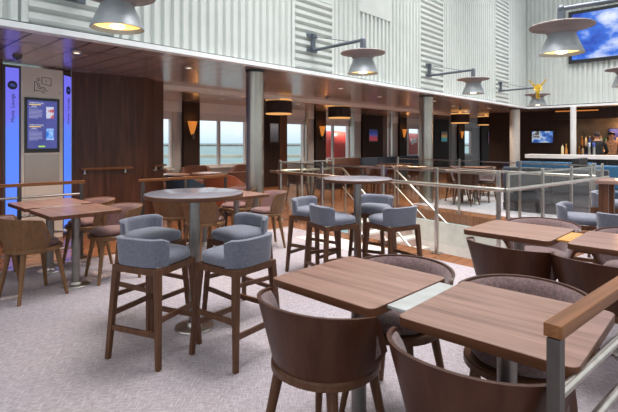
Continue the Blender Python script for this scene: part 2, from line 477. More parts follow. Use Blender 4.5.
def stair_rail(s, label):
    o = empty('stair_handrail', EA + E1 * s, 0); tag(o, label, 'handrail')
    k = -.79
    p0 = -E1 * .0 - E2 * .35 + Vector((0, 0, .90)); p1 = Vector((0, 0, .90)) + E2 * .08
    p2 = p1 + E2 * 2.7 + Vector((0, 0, 2.7 * k))
    MB().path([p0, p1, p2], .024).build('rail', 'railsteel', o)
    MB().path([p1 - Vector((0, 0, .38)), p2 - Vector((0, 0, .38))], .012).build('lower_rail', 'railsteel', o)
    for t in (.06, 1.2, 2.4):
        q = E2 * (t + .1) + Vector((0, 0, .90 + t * k))
        MB().tube(q - Vector((0, 0, .90 if t < .1 else 1.0)), q, .018).build('post', 'railsteel', o)
    return o
stair_rail(1.62, 'left steel handrail sloping down the steps behind the far bar table')
stair_rail(LF - .12, 'right steel handrail sloping down the steps beside the pale stairwell wall')

# ------------------------------------------------------------------ upper atrium walls (ribbed white steel)
def vribs(mb, s0, s1, z0, z1, pitch=.132, dep=.045):
    n = max(1, round((s1 - s0) / pitch)); p = (s1 - s0) / n
    prof = [(s0, .0)]
    for i in range(n):
        a = s0 + i * p
        prof += [(a + .16 * p, 0), (a + .30 * p, -dep), (a + .76 * p, -dep), (a + .90 * p, 0)]
    prof += [(s1, 0), (s1, .05), (s0, .05)]
    mb.extrude(prof, (0, 0, z0), (1, 0, 0), (0, 1, 0), (0, 0, 1), z1 - z0)
def hribs(mb, s0, s1, z0, z1, pitch=.121, dep=.06):
    n = max(1, round((z1 - z0) / pitch)); p = (z1 - z0) / n
    prof = [(z0, 0)]
    for i in range(n):
        a = z0 + i * p
        prof += [(a + .10 * p, 0), (a + .38 * p, -dep), (a + .86 * p, -dep), (a + .90 * p, 0)]
    prof += [(z1, 0), (z1, .05), (z0, .05)]
    mb.extrude(prof, (s0, 0, 0), (0, 0, 1), (0, 1, 0), (1, 0, 0), s1 - s0)
ZP = CEIL + .085
HP = [(.23, 1.09), (4.0, 4.92), (7.98, 9.04), (12.3, 13.35)]
wl = MB(); prev = -4.0
for i, (a, b) in enumerate(HP):
    vribs(wl, prev, a - .06, ZP, TOP); wl.box((a - .03, -.02, (ZP + TOP) / 2), (.06, .06, TOP - ZP))
    if i == 1:
        hribs(wl, a, b, ZP, 3.84); wl.box(((a + b) / 2, -.015, (3.84 + TOP) / 2), (b - a, .06, TOP - 3.84))
    else: hribs(wl, a, b, ZP, TOP)
    wl.box((b + .03, -.02, (ZP + TOP) / 2), (.06, .06, TOP - ZP)); prev = b + .06
vribs(wl, prev, 15.02, ZP, TOP)
wl.box((6.24, -.04, 5.4), (1.05, .03, 3.0))
wl.box((5.5, .15, (ZP + TOP) / 2), (19.2, .2, TOP - ZP))
o = struct(wl.build('wall_left', 'wallwhite', smooth=0)); o.location = LP0; o.rotation_euler = (0, 0, A1)
wr = MB(); vribs(wr, 0.02, 6, ZP, TOP, .14); wr.box((3, .15, (ZP + TOP) / 2), (6, .2, TOP - ZP))
o = struct(wr.build('wall_right', 'wallwhite', smooth=0)); o.location = CORNER; o.rotation_euler = (0, 0, A2)
wo = MB(); vribs(wo, -10.6, 6, ZP, TOP, .28); wo.box((-2.3, .12, (ZP + TOP) / 2), (16.6, .14, TOP - ZP)); wo.box((-2.3, -.02, CEIL + .04), (16.6, .10, .08))
o = struct(wo.build('wall_opposite', 'wallwhite', smooth=0)); o.location = OPP; o.rotation_euler = (0, 0, A1 + math.pi)
def trimline(name, o0, ang, L0, L1):
    m = MB(); m.box(((L0 + L1) / 2, -.03, CEIL + .03), (L1 - L0, .14, .06))
    g = MB(); g.box(((L0 + L1) / 2, .02, CEIL + .0725), (L1 - L0, .08, .025))
    for mb, mm in ((m, 'trimwhite'), (g, 'gap')):
        o = struct(mb.build(name, mm, smooth=0)); o.location = o0; o.rotation_euler = (0, 0, ang)
trimline('trim_3', LP0, A1, -4, 15.1)
trimline('trim_4', CORNER, A2, -.06, 6)

# ------------------------------------------------------------------ ceiling of the side lounge
def pt(v): return (v.x, v.y)
Lp = LP0 - D1 * 4; Rr = CORNER + D2 * 9
out = Vector((-.731, .682, 0))
bL = LP0 + out * 2.85
ce = [pt(Lp + out * .03), pt(CORNER + out * .03 + D1 * .03), pt(Rr + D1 * .03), (20, 15.9), (19, 38), pt(WW - D1 * 4 + out * .3), (-7, 8.5)]
struct(MB().prism(ce, CEIL, CEIL + .08).build('ceiling', 'soffit', smooth=0))
o = struct(MB().box((15.1, .1, CEIL - .045), (23.8, .20, .09)).build('trim_5', 'beam', smooth=0)); o.location = bL; o.rotation_euler = (0, 0, A1)
# ------------------------------------------------------------------ wood panelled wall and video kiosk on the left
KP = Vector((-4.09, 6.55, 0)); KU = Vector((.61, .79, 0)).normalized(); KA = math.atan2(KU.y, KU.x)
def wallstrip(name, pts, th, z0, z1, m):
    mb = MB()
    for a, b in zip(pts, pts[1:]):
        a, b = Vector((*a, 0)), Vector((*b, 0)); d = (b - a).normalized(); n = Vector((-d.y, d.x, 0))
        e = d * .004
        mb.prism([pt(a - e), pt(b + e), pt(b + n * th + e), pt(a + n * th - e)], z0, z1)
    return struct(mb.build(name, m, smooth=0))
curve = [(-3.74, 7.26), (-3.10, 7.68), (-2.92, 7.84), (-2.82, 8.02), (-2.775, 8.25), (-2.76, 8.72), (-4.2, 10.4)]
wallstrip('wall_panelled', curve, .10, 0, CEIL, 'panelwood')
wallstrip('wall_panelled', [(-7.2, 2.8), (-4.24, 6.36)], .10, 0, CEIL, 'panelwood')
struct(MB().box((-3.45, 7.45, .05), (.9, .02, .1), math.atan2(.42, .64)).build('baseboard_left', 'darksteel', smooth=0)).location = (.02, -.02, 0)

k = empty('video_kiosk', KP, KA)
tag(k, 'tall champagne metal information kiosk with screen between two blue light strips', 'kiosk')
MB().box((.285, .09, CEIL / 2 - .01), (.575, .16, CEIL - .03)).build('cabinet', 'kiosk', k, bevel=.006, smooth=0)
MB().box((-.115, .10, CEIL / 2 - .01), (.225, .14, CEIL - .03)).box((.655, .13, CEIL / 2 - .01), (.22, .06, CEIL - .03), R(37.7)).build('side_frame', 'kioskdark', k, smooth=0)
ls = MB().box((-.112, .024, 1.27), (.165, .012, 2.45)).build('light_strip', 'strip', k, smooth=0)
for wd, zz in (('Movie', 1.81), ('Lounge', 2.03)): text_mesh(wd, .068, 'lettering', 'logo', ls, (-.108, .0165, zz), (R(90), R(-90), 0))
def emblem(parent, loc, rx, rot=0):
    e = MB().lathe([(0, 0), (.062, 0), (.062, .004), (0, .004)], 24).build('emblem', 'logo', parent); e.location = loc; e.rotation_euler = (R(90), 0, rot); e.scale = (rx, 1, 1)
    m = MB()
    for q in range(5): m.box((-.024 + q * .012, 0, .0048), (.005, .05 - abs(q - 2) * .012, .001), R(25))
    m.build('emblem_mark', 'logomark', e, smooth=0)
emblem(ls, (-.112, .018, 2.25), 1)
rs_ = MB().box((.0, 0, 1.27), (.20, .012, 2.40)).build('light_strip', 'strip', k, smooth=0)
rs_.location = (.675, .085, 0); rs_.rotation_euler = (0, 0, R(37.7))
for wd, zz in (('Movie', 1.81), ('Lounge', 2.03)): text_mesh(wd, .068, 'lettering', 'logo', rs_, (.01, -.0075, zz), (R(90), R(-90), 0))
emblem(rs_, (.01, -.006, 2.25), 1)
sf = MB().box((.276, .005, 1.695), (.478, .03, .80)).build('screen_frame', 'black', k, bevel=.004, smooth=0)
sc_ = MB().box((.272, -.0115, 1.705), (.405, .004, .70)).build('screen', 'kscreen', sf, smooth=0)
y = -.0145
def tline(x0, x1, z, h, m): MB().box(((x0 + x1) / 2, y, z), (x1 - x0, .001, h)).build('text_line', m, sc_, smooth=0)
for zb, post in ((2.02, 'posterA'), (1.70, 'posterB')):
    text_mesh("Today's Screening", .026, 'heading', 'textwhite', sc_, (.19, y, zb))
    tline(.09, .25, zb - .026, .014, 'textyellow'); tline(.12, .19, zb - .05, .008, 'textwhite'); tline(.09, .21, zb - .075, .008, 'textgrey')
    for q in range(7): tline(.09, .27 - (.06 if q == 6 else rnd.random() * .015), zb - .105 - q * .019, .009, 'textgrey')
    MB().box((.375, y, zb - .135), (.105, .001, .17)).build('poster', post, sc_, smooth=0)
tline(.215, .305, 1.385, .022, 'green')
dr = MB().box((.276, .004, 1.06), (.478, .016, .40)).build('door', 'doorsteel', k, bevel=.004, smooth=0)
MB().box((.276, .006, .45), (.478, .010, .70)).build('lower_panel', 'kiosk', k, bevel=.003, smooth=0)
pg = MB(); yy = .0085
def ln(*p):
    for a, b in zip(p, p[1:]): pg.bar((a[0], yy, a[1]), (b[0], yy, b[1]), .008, .002, (0, 1, 0))
ln((.17, 2.18), (.17, 2.33), (.20, 2.33), (.225, 2.235), (.28, 2.235)); ln((.17, 2.20), (.275, 2.20), (.275, 2.165))
ln((.225, 2.32), (.245, 2.255), (.30, 2.255), (.345, 2.195)); ln((.30, 2.235), (.30, 2.165))
ln((.27, 2.31), (.27, 2.40), (.40, 2.40), (.40, 2.285), (.27, 2.31))
for q in range(10):
    a, b = q * .628, (q + 1) * .628; ln((.222 + .017 * math.cos(a), 2.365 + .02 * math.sin(a)), (.222 + .017 * math.cos(b), 2.365 + .02 * math.sin(b)))
pg.box((.33, yy, 2.35), (.016, .002, .016)); pg.box((.52, yy, 2.19), (.014, .002, .014))
pg.build('pictogram', 'ink', k, smooth=0)

def wall_rail(a, b, label):
    a, b = Vector(a), Vector(b); d = (b - a); L = d.length
    o = empty('wall_handrail', a, math.atan2(d.y, d.x)); tag(o, label, 'handrail')
    MB().box((L / 2, 0, 1.02), (L, .045, .035)).build('rail', 'railwood', o, bevel=.008)
    for t in (.05, L - .12):
        MB().tube((t, 0, .95), (t, .075, .95), .016).tube((t, 0, .95), (t, 0, 1.01), .012).build('bracket', 'railsteel', o)
wall_rail((-3.60, 7.275, 0), (-2.95, 7.71, 0), 'long wooden handrail fixed on the dark panelled wall right of the kiosk')
wall_rail((-2.73, 8.15, 0), (-2.70, 8.66, 0), 'short wooden handrail at the end of the panelled wall beside the opening')

def wood_railing(a, b, posts, label, h=.95, rails=(.68, .42, .17), rw=.05):
    a, b = Vector(a), Vector(b); d = b - a; L = d.length
    o = empty('wooden_railing', a, math.atan2(d.y, d.x)); tag(o, label, 'railing')
    MB().box((L / 2, 0, h - .0175), (L, rw, .038)).build('handrail', 'railwood', o, bevel=.003)
    for t in posts:
        MB().box((t, 0, (h - .04) / 2), (.04, .035, h - .04)).box((t, 0, .012), (.11, .09, .012)).build('post', 'darksteel', o, smooth=0, bevel=.002)
    for z in rails: MB().tube((posts[0], 0, z), (posts[-1], 0, z), .015).build('rail', 'railsteel', o)
    return o
Ld = Vector((.747, .664, 0))
def onL(x): return Vector((x, 5.22 + .889 * (x + 3.29) + .20, 0))
wood_railing(onL(-5.2), onL(-2.84), (.3, 1.4, 2.45, 3.12), 'wood-topped steel railing at carpet edge in front of the kiosk', .965, (.80, .58, .36, .14))
wood_railing(onL(-2.32), onL(-1.27), (.05, .68, 1.36), 'wood-topped steel railing in front of the opening to the sea lounge', .94)
wood_railing((.668, 1.262, 0), (2.47, 2.847, 0), (.022, 1.3, 2.2), 'oak-topped steel railing in the right foreground beside the nearest table', .948, (.74, .56, .38, .19))

# ------------------------------------------------------------------ columns
def column(p, r, m, label, z0=0, z1=CEIL):
    o = empty('column', (p.x, p.y, 0)); tag(o, label, 'column')
    MB().tube((0, 0, z0), (0, 0, z1 - .003), r, n=32).build('shaft', m, o)
    MB().tube((0, 0, z0 + .001), (0, 0, z0 + .12), r + .012, n=32).build('base_ring', 'steel', o)
    MB().tube((0, 0, z1 - .045), (0, 0, z1 - .005), r + .006, n=32).build('top_ring', 'gap', o)
    MB().box((r * .86 * .7, -r * .86 * .7, (z0 + z1) / 2), (.008, .008, z1 - z0 - .2), R(45)).build('seam', 'gap', o, smooth=0)
column(on(LP0, D1, 3.40) + out * .22, .138, 'satin', 'tall brushed steel column nearest the panelled wall, left of the stair railings')
column(on(LP0, D1, 8.72) + out * .22, .162, 'satin', 'brushed steel column in the middle, behind the stair handrails')
column(on(LP0, D1, 14.62) + out * .2, .158, 'palecol', 'pale column at the inner corner of the white ledge, left of the bar')

# ------------------------------------------------------------------ window wall towards the sea
F = WW; ZT, ZB, ZH = 2.27, .74, 2.06
def wbox(name, m, s0, s1, y0, y1, z0, z1, parent=None, bevel=0):
    mb = MB().box(((s0 + s1) / 2, (y0 + y1) / 2, (z0 + z1) / 2), (s1 - s0, y1 - y0, z1 - z0))
    o = mb.build(name, m, parent, bevel=bevel, smooth=0)
    if not parent: o.location = F; o.rotation_euler = (0, 0, A1)
    return o
struct(wbox('wall_back', 'greywall', -4, 31, 0, .2, 0, ZB)); struct(wbox('wall_back', 'white', -4, 31, 0, .2, ZT, CEIL))
WIN = [(-2.6, -.85, -1.7), (-.07, 1.70, .69), (3.34, 4.31, None), (5.32, 6.87, 5.9), (9.32, 9.70, None), (10.94, 12.39, 11.29), (17.0, 18.17, None), (22.91, 24.16, None)]
for i, (a, b, mu) in enumerate(WIN):
    w = empty('window_%d' % (i + 1), F, A1); struct(w)
    fr = MB()
    for x in (a + .03, b - .03): fr.box((x, .08, (ZB + ZT) / 2), (.06, .10, ZT - ZB))
    fr.box(((a + b) / 2, .08, ZB + .03), (b - a, .10, .06)).box(((a + b) / 2, .08, ZT - .03), (b - a, .10, .06))
    for sx, x in ((1, a + .06), (-1, b - .06)):          # rounded upper corners
        pts = [(0, 0)] + [(.16 - .16 * math.sin(q), .16 - .16 * math.cos(q)) for q in [j * math.pi / 16 for j in range(9)]]
        fr.extrude([(sx * p[0], -p[1]) for p in pts], (x, .05, ZT - .06), (1, 0, 0), (0, 0, 1), (0, 1, 0), .05)
    fr.build('window_frame', 'white', w, smooth=0)
    if mu is not None: MB().box((mu, .08, (ZB + ZT) / 2), (.07, .10, ZT - ZB)).build('mullion', 'greywall', w, smooth=0)
    MB().box(((a + b) / 2, .12, (ZB + ZT) / 2), (b - a - .02, .01, ZT - ZB - .02)).build('window_pane', 'wglass', w, smooth=0)
    MB().box(((a + b) / 2, .03, (ZH + ZT) / 2 + .02), (b - a - .06, .012, ZT - ZH + .04)).build('blind', 'curtain', w, smooth=0)
    MB().box(((a + b) / 2, -.04, ZB - .02), (b - a, .12, .04)).build('window_sill', 'white', w, smooth=0)
# solid piers between windows
PIER = [(-4, -2.6, 'panelwood', 0), (-.85, -.58, 'greywall', 0), (-.58, -.07, 'pillarwood', .10), (1.70, 1.9, 'greywall', 0), (1.9, 3.0, 'pillarwood', .10), (3.0, 3.34, 'redwood', .10),
        (4.31, 4.41, 'steel', .06), (4.41, 4.78, 'greywall', 0), (4.78, 5.32, 'pillarwood', .10), (6.87, 7.06, 'steel', .06), (7.06, 7.59, 'greywall', 0), (7.59, 9.0, 'pillarwood', .10), (9.0, 9.32, 'redwood', .10),
        (9.70, 9.8, 'steel', .06), (9.8, 10.35, 'greywall', 0), (10.35, 10.94, 'pillarwood', .10), (12.39, 13.5, 'greywall', 0), (13.5, 15.1, 'pillarwood', .10), (15.1, 15.43, 'redwood', .10), (15.43, 16.25, 'greywall', 0),
        (16.25, 17.0, 'pillarwood', .10), (18.17, 19.29, 'greywall', 0), (19.29, 22.23, 'pillarwood', .10), (22.23, 22.91, 'pillarwood', .10), (24.16, 25.5, 'greywall', 0), (25.5, 31, 'pillarwood', .10)]
for i, (a, b, m, d) in enumerate(PIER):
    if d: struct(wbox('trim_%d' % (10 + i), m, a, b, -d, .22, 0, CEIL - .003))
    else: struct(wbox('trim_%d' % (10 + i), m, a, b, .01, .18, ZB, ZT))

def sconce(s, d, label):
    o = empty('wall_sconce', on(F, D1, s) - out * (d + .002), A1); tag(o, label, 'lamp', 'amber wall sconces between the windows')
    pr = []
    for z, r in ((1.62, .03), (1.80, .09), (2.02, .15)):
        pr.append([(r * math.cos(q), -r * .7 * math.sin(q) - .004, z) for q in [j * math.pi / 8 for j in range(9)]])
    mb = MB(); mb.grid(pr); mb.build('glass_shade', 'amber', o)
    MB().box((0, -.035, 1.60), (.07, .06, .14)).build('holder', 'darksteel', o, smooth=0)
for s, d, l in ((-.32, .10, 'glowing amber cone sconce on the dark pillar left of the steel column'), (5.1, .10, 'glowing amber sconce on the pillar left of the red lifeboat window'),
                (10.69, .10, 'glowing amber sconce on the pillar just left of the middle column'), (16.62, .10, 'glowing amber sconce on the pillar right of the middle column'),
                (22.6, .10, 'glowing amber sconce farthest right, near the pale corner column')):
    sconce(s, d, l)
def picture(s, d, z, w, h, m, label):
    o = empty('framed_picture', on(F, D1, s) - out * (d + .002), A1); tag(o, label, 'picture')
    MB().box((0, -.02, z), (w + .07, .036, h + .07)).build('frame', 'black', o, smooth=0)
    MB().box((0, -.041, z), (w, .004, h)).build('canvas', m, o, smooth=0)
picture(2.72, .10, 1.75, .34, .58, 'artD', 'black framed picture on the pillar just right of the nearest steel column')
picture(8.25, .10, 1.72, .56, .44, 'artC', 'red and blue picture on the wide dark pillar above the blue bench')
picture(14.5, .10, 1.72, .60, .46, 'artB', 'teal and orange picture just right of the middle column')
picture(20.6, .10, 1.70, .82, .62, 'artA', 'red and blue sunset picture on the dark pillar farthest right')

def drum(p, label, r=.33):
    o = empty('ceiling_lamp', (p[0], p[1], 0)); tag(o, label, 'lamp', 'dark drum ceiling lamps')
    MB().lathe([(r, 2.16), (r, 2.46), (r - .012, 2.46), (r - .012, 2.16)], 32, closed=True).build('shade', 'drum', o)
    MB().lathe([(0, 2.135), (r - .02, 2.135), (r - .003, 2.15), (r - .003, 2.165), (0, 2.165)], 32).build('diffuser', 'edgeglow', o)
    MB().lathe([(0, 2.462), (r - .003, 2.462), (r - .003, 2.50), (0, 2.50)], 32).tube((0, 0, 2.5), (0, 0, CEIL - .003), .05).build('top_diffuser', 'edgeglow', o)
for p, l in (((-.75, 11.4), 'dark drum ceiling lamp beside the nearest steel column'), ((.88, 13.3), 'dark drum ceiling lamp in front of the red lifeboat window'),
             ((5.55, 16.9), 'dark drum ceiling lamp just right of the middle column'), ((7.2, 18.7), 'dark drum ceiling lamp above the farthest sunset picture'),
             ((9.0, 19.8), 'dark drum ceiling lamp partly behind the pale corner column')): drum(p, l)
# recessed downlights and smoke detectors in the glossy soffit
dl = [(1.0, .8), (2.6, .8), (4.4, 1.3), (6.2, .8), (8.2, 1.2), (10.2, .8), (12.2, 1.2), (14, .8), (3.9, 4.2), (6.0, 4.6), (8.4, 4.2), (11, 4.6), (13.4, 4.2)]
dlx = [(2.0, 6.6), (5.2, 6.8), (8.0, 6.8), (11, 7.2), (14.5, 7.4)]  # extra row added to brighten the window side of the lounge
names = 'small round downlight set in the glossy brown soffit under the white ledge'
cnt = {}
for s, q in dl + dlx:
    row = 'on the soffit under the left white ledge' if q < 2 else ('in the lounge ceiling just beyond the beam' if q < 5 else 'in the added lounge row nearest the windows')
    i_ = cnt[row] = cnt.get(row, -1) + 1
    p = on(LP0, D1, s) + out * q; o = empty('downlight', (p.x, p.y, CEIL)); tag(o, 'small round downlight, %s from left %s' % (ORD[i_], row), 'lamp', 'downlights ' + row)
    MB().lathe([(.035, -.002), (.06, -.002), (.06, -.010), (.035, -.006)], 20, closed=True).build('rim', 'steel', o)
    MB().lathe([(0, -.0015), (.034, -.0015), (.034, -.004), (0, -.004)], 20).build('lens', 'downlight', o)
for i_, t in enumerate((1.2, 2.6, 4.0, 5.4)):
    p = on(CORNER, D2, t) + D1 * .9; o = empty('downlight', (p.x, p.y, CEIL)); tag(o, 'small round downlight, %s from left in the ceiling before the bar' % ORD[i_], 'lamp', 'bar front downlights')
    MB().lathe([(.035, -.002), (.06, -.002), (.06, -.010), (.035, -.006)], 20, closed=True).build('rim', 'steel', o)
    MB().lathe([(0, -.0015), (.034, -.0015), (.034, -.004), (0, -.004)], 20).build('lens', 'downlight', o)
for s, q, l in ((.55, 1.55, 'small sprinkler head on the soffit above the kiosk'), (7.4, 2.2, 'small detector on the soffit between the two steel columns'), (13.3, 1.5, 'small detector on the soffit near the pale corner column')):
    p = on(LP0, D1, s) + out * q
    tag(MB().lathe([(0, CEIL - .002), (.055, CEIL - .002), (.05, CEIL - .03), (.02, CEIL - .035), (.014, CEIL - .06), (0, CEIL - .06)], 16, (p.x, p.y, 0)).build('ceiling_detector', 'darksteel'), l, 'detector')

# ------------------------------------------------------------------ outside
b = bmesh.new()
sea = MB(); sea.prism([(-6000, 30), (-30, 21), (40, 60), (6000, 60), (6000, 9000), (-6000, 9000)], -20.2, -20); o = sea.build('sea', 'sea', smooth=0)
tag(o, 'open turquoise sea seen through the windows', 'sea'); o['kind'] = 'stuff'
tag(MB().box((0, 2300, -15.4), (5200, 30, 9)).build('breakwater', 'rock', smooth=0), 'long dark breakwater far out across the sea', 'breakwater')
tag(MB().box((-100, 640, -18.2), (900, 16, 3.4)).build('quay', 'sand', smooth=0), 'pale sandy quay on the near water below the windows', 'quay')
def sg(v): return math.copysign(abs(v) ** .55, v)
def lifeboat(s0, s1, label, win):
    o = empty('lifeboat', on(F, D1, (s0 + s1) / 2) + out * 2.3, A1); tag(o, label, 'lifeboat')
    L = (s1 - s0) / 2; rows = []
    for i in range(15):
        t = -1 + 2 * i / 14; w = max(.02, (1 - abs(t) ** 3.2)) ; x = t * L
        rows.append([(x, .95 * sg(math.sin(q)) * w ** .5, .75 + 1.2 * sg(math.cos(q)) * (w ** .45 if math.cos(q) < 0 else (1 - .35 * max(0, t) ** 2) * w ** .3)) for q in [j * math.pi / 10 for j in range(20)]])
    h = MB(); h.grid(rows, True); h.build('hull', 'red', o)
    m = MB()
    for i in range(14):
        t0, t1 = -1 + 2 * i / 14, -1 + 2 * (i + 1) / 14
        w0, w1 = max(.02, 1 - abs(t0) ** 3.2), max(.02, 1 - abs(t1) ** 3.2)
        m.bar((t0 * L, -.95 * w0 ** .5 - .02, .75), (t1 * L, -.95 * w1 ** .5 - .02, .75), .06, .08)
    m.build('rubbing_strip', 'boatwhite', o, smooth=0)
    for x in win:
        MB().box((x * L, -.86, 1.45), (.55, .10, .34)).build('porthole', 'boatwhite', o, bevel=.03)
    MB().tube((L * .62, -.45, 1.60), (L * .62, -.55, 2.05), .03).tube((L * .62, -.55, 2.05), (L * .8, -.55, 2.0), .03).build('fitting', 'boatwhite', o)
lifeboat(7.1, 9.9, 'red lifeboat hanging outside the window left of the wide dark pillar', ())
lifeboat(12.2, 17.8, 'red lifeboat with white ports outside the window left of the middle column', (-.62, -.3, .02, .34))
# ------------------------------------------------------------------ bar on the right
BP = Vector((6.76, 14.4, 0)); BU = Vector((.764, -.645, 0)); BA = math.atan2(BU.y, BU.x); BN = Vector((.645, .764, 0))
o = empty('bar_counter', BP, BA); tag(o, 'long bar counter with thick white top and dark front', 'counter')
MB().box((2.8, .30, 1.01), (5.6, .62, .115)).build('countertop', 'barwhite', o, bevel=.006, smooth=0)
MB().box((2.8, .38, .475), (5.5, .40, .95)).build('front', 'barfront', o, smooth=0)
MB().box((2.8, .16, .06), (5.5, .04, .1)).build('foot_rail', 'steel', o, smooth=0)
for q in range(9): MB().box((.3 + q * .62, .172, .5), (.02, .012, .84)).build('front_batten', 'darksteel', o, smooth=0)
def bbox(name, m, x0, x1, y0, y1, z0, z1, parent=None):
    ob = MB().box(((x0 + x1) / 2, (y0 + y1) / 2, (z0 + z1) / 2), (x1 - x0, y1 - y0, z1 - z0)).build(name, m, parent, smooth=0)
    if not parent: ob.location = BP; ob.rotation_euler = (0, 0, BA)
    return ob
struct(bbox('wall_bar', 'pillarwood', -2.0, .95, 2.6, 2.8, 0, CEIL - .003))
struct(bbox('wall_bar', 'barback', 0.95, 8, 2.6, 2.8, 0, CEIL - .003))
struct(bbox('trim_6', 'pillarwood', .4, 8, 1.85, 1.95, 2.20, CEIL - .003))
tag(bbox('amber_glow_strip', 'amber', .55, 1.75, 1.45, 1.52, 2.44, 2.47), 'thin glowing strip added for the amber reflection on the ceiling above the bar', 'lamp')  # emissive strip standing in for an amber reflection on the ceiling
o = empty('column', BP + BU * 1.15 + BN * 1.0); tag(o, 'slim white column standing behind the bar counter', 'column')
MB().tube((0, 0, 0), (0, 0, CEIL - .003), .085, n=24).build('shaft', 'white', o); MB().tube((0, 0, .001), (0, 0, .1), .095, n=24).build('base_ring', 'steel', o)
def tv(x, y, z, w, h, m, label, fz=.03, p=BP, a=BA):
    o = empty('television', p, a); tag(o, label, 'television')
    MB().box((x, y - .03, z), (w + 2 * fz, .05, h + 2 * fz)).build('frame', 'black', o, smooth=0, bevel=.004)
    MB().box((x, y - .058, z), (w, .006, h)).build('screen', m, o, smooth=0)
    MB().box((x, y - .002, z), (w * .4, .008, h * .4)).build('wall_mount', 'darksteel', o, smooth=0)
tv(-.10, 2.59, 1.63, .68, .40, 'tvA', 'television showing a blue and white picture on the dark wall left of the bar')
tv(2.22, 2.59, 1.70, .60, .36, 'tvB', 'small blue television at the right end of the back bar wall')
tv(2.74, -.075, 4.72, 2.65, 1.42, 'cloud', 'large black framed screen showing blue sky and clouds on the white ribbed wall', .10, CORNER, A2)
# back bar shelf and bottles
o = empty('back_bar', BP, BA); tag(o, 'back bar cabinet and shelf along the bronze wall behind the bar', 'cabinet')
bbox('cabinet', 'barfront', 1.0, 7.5, 2.15, 2.59, 0, .95, o); bbox('worktop', 'darksteel', 0.97, 7.5, 2.12, 2.595, .951, .98, o); bbox('shelf', 'darksteel', 1.05, 7.5, 2.38, 2.595, 1.30, 1.325, o)
protoB = []
for i, m in enumerate(BOT):
    r = empty('bottle'); 
    MB().lathe([(0, 0), (.037, 0), (.038, .01), (.038, .17 + .02 * (i % 3)), (.014, .23 + .02 * (i % 3)), (.014, .29), (0, .29)], 14).build('glass_body', m, r)
    MB().lathe([(0, .291), (.016, .291), (.016, .325), (0, .325)], 12).build('cap', 'black' if i % 2 else 'gold', r)
    protoB.append(r)
row = 0
for i in range(30):
    up = i >= 16; x = (1.10 + i * .10) if not up else (1.15 + (i - 16) * .11)
    p = BP + BU * x + BN * ((2.30 if not up else 2.48) + .02 * math.sin(i * 5))
    place(protoB[(i * 5 + i // 4) % 6], p.x, p.y, 0, 'spirit bottle, %s from left on the back bar %s' % (ORD[i - 16 if up else i], 'shelf' if up else 'worktop'), 'bottle', 'bottles on the back bar ' + ('shelf' if up else 'worktop'), 1.326 if up else .981)
for i, (x, m, lab) in enumerate(((.96, 'tall', 'pale bottle on the bar counter left of the white column'), (1.06, 'tall', 'amber bottle on the bar counter against the white column'))):
    p = BP + BU * x + BN * .45; place(protoB[5 if i == 0 else 0], p.x, p.y, 0, lab, 'bottle', None, 1.0685)
def tap(x, lab, m):
    p = BP + BU * x + BN * .4; o = empty('beer_tap', (p.x, p.y, 1.0685), BA); tag(o, lab, 'beer tap')
    MB().tube((0, 0, 0), (0, 0, .24), .035).tube((0, 0, .20), (0, -.09, .20), .018).build('tower', 'railsteel', o)
    MB().box((0, -.03, .30), (.06, .04, .12)).build('badge', m, o, bevel=.01)
    MB().tube((0, -.07, .22), (0, -.10, .34), .012).build('handle', 'black', o)
tap(1.68, 'chrome beer tap with white lit badge on the bar counter', 'textwhite'); tap(1.80, 'chrome beer tap with violet lit badge on the bar counter', 'logomark')

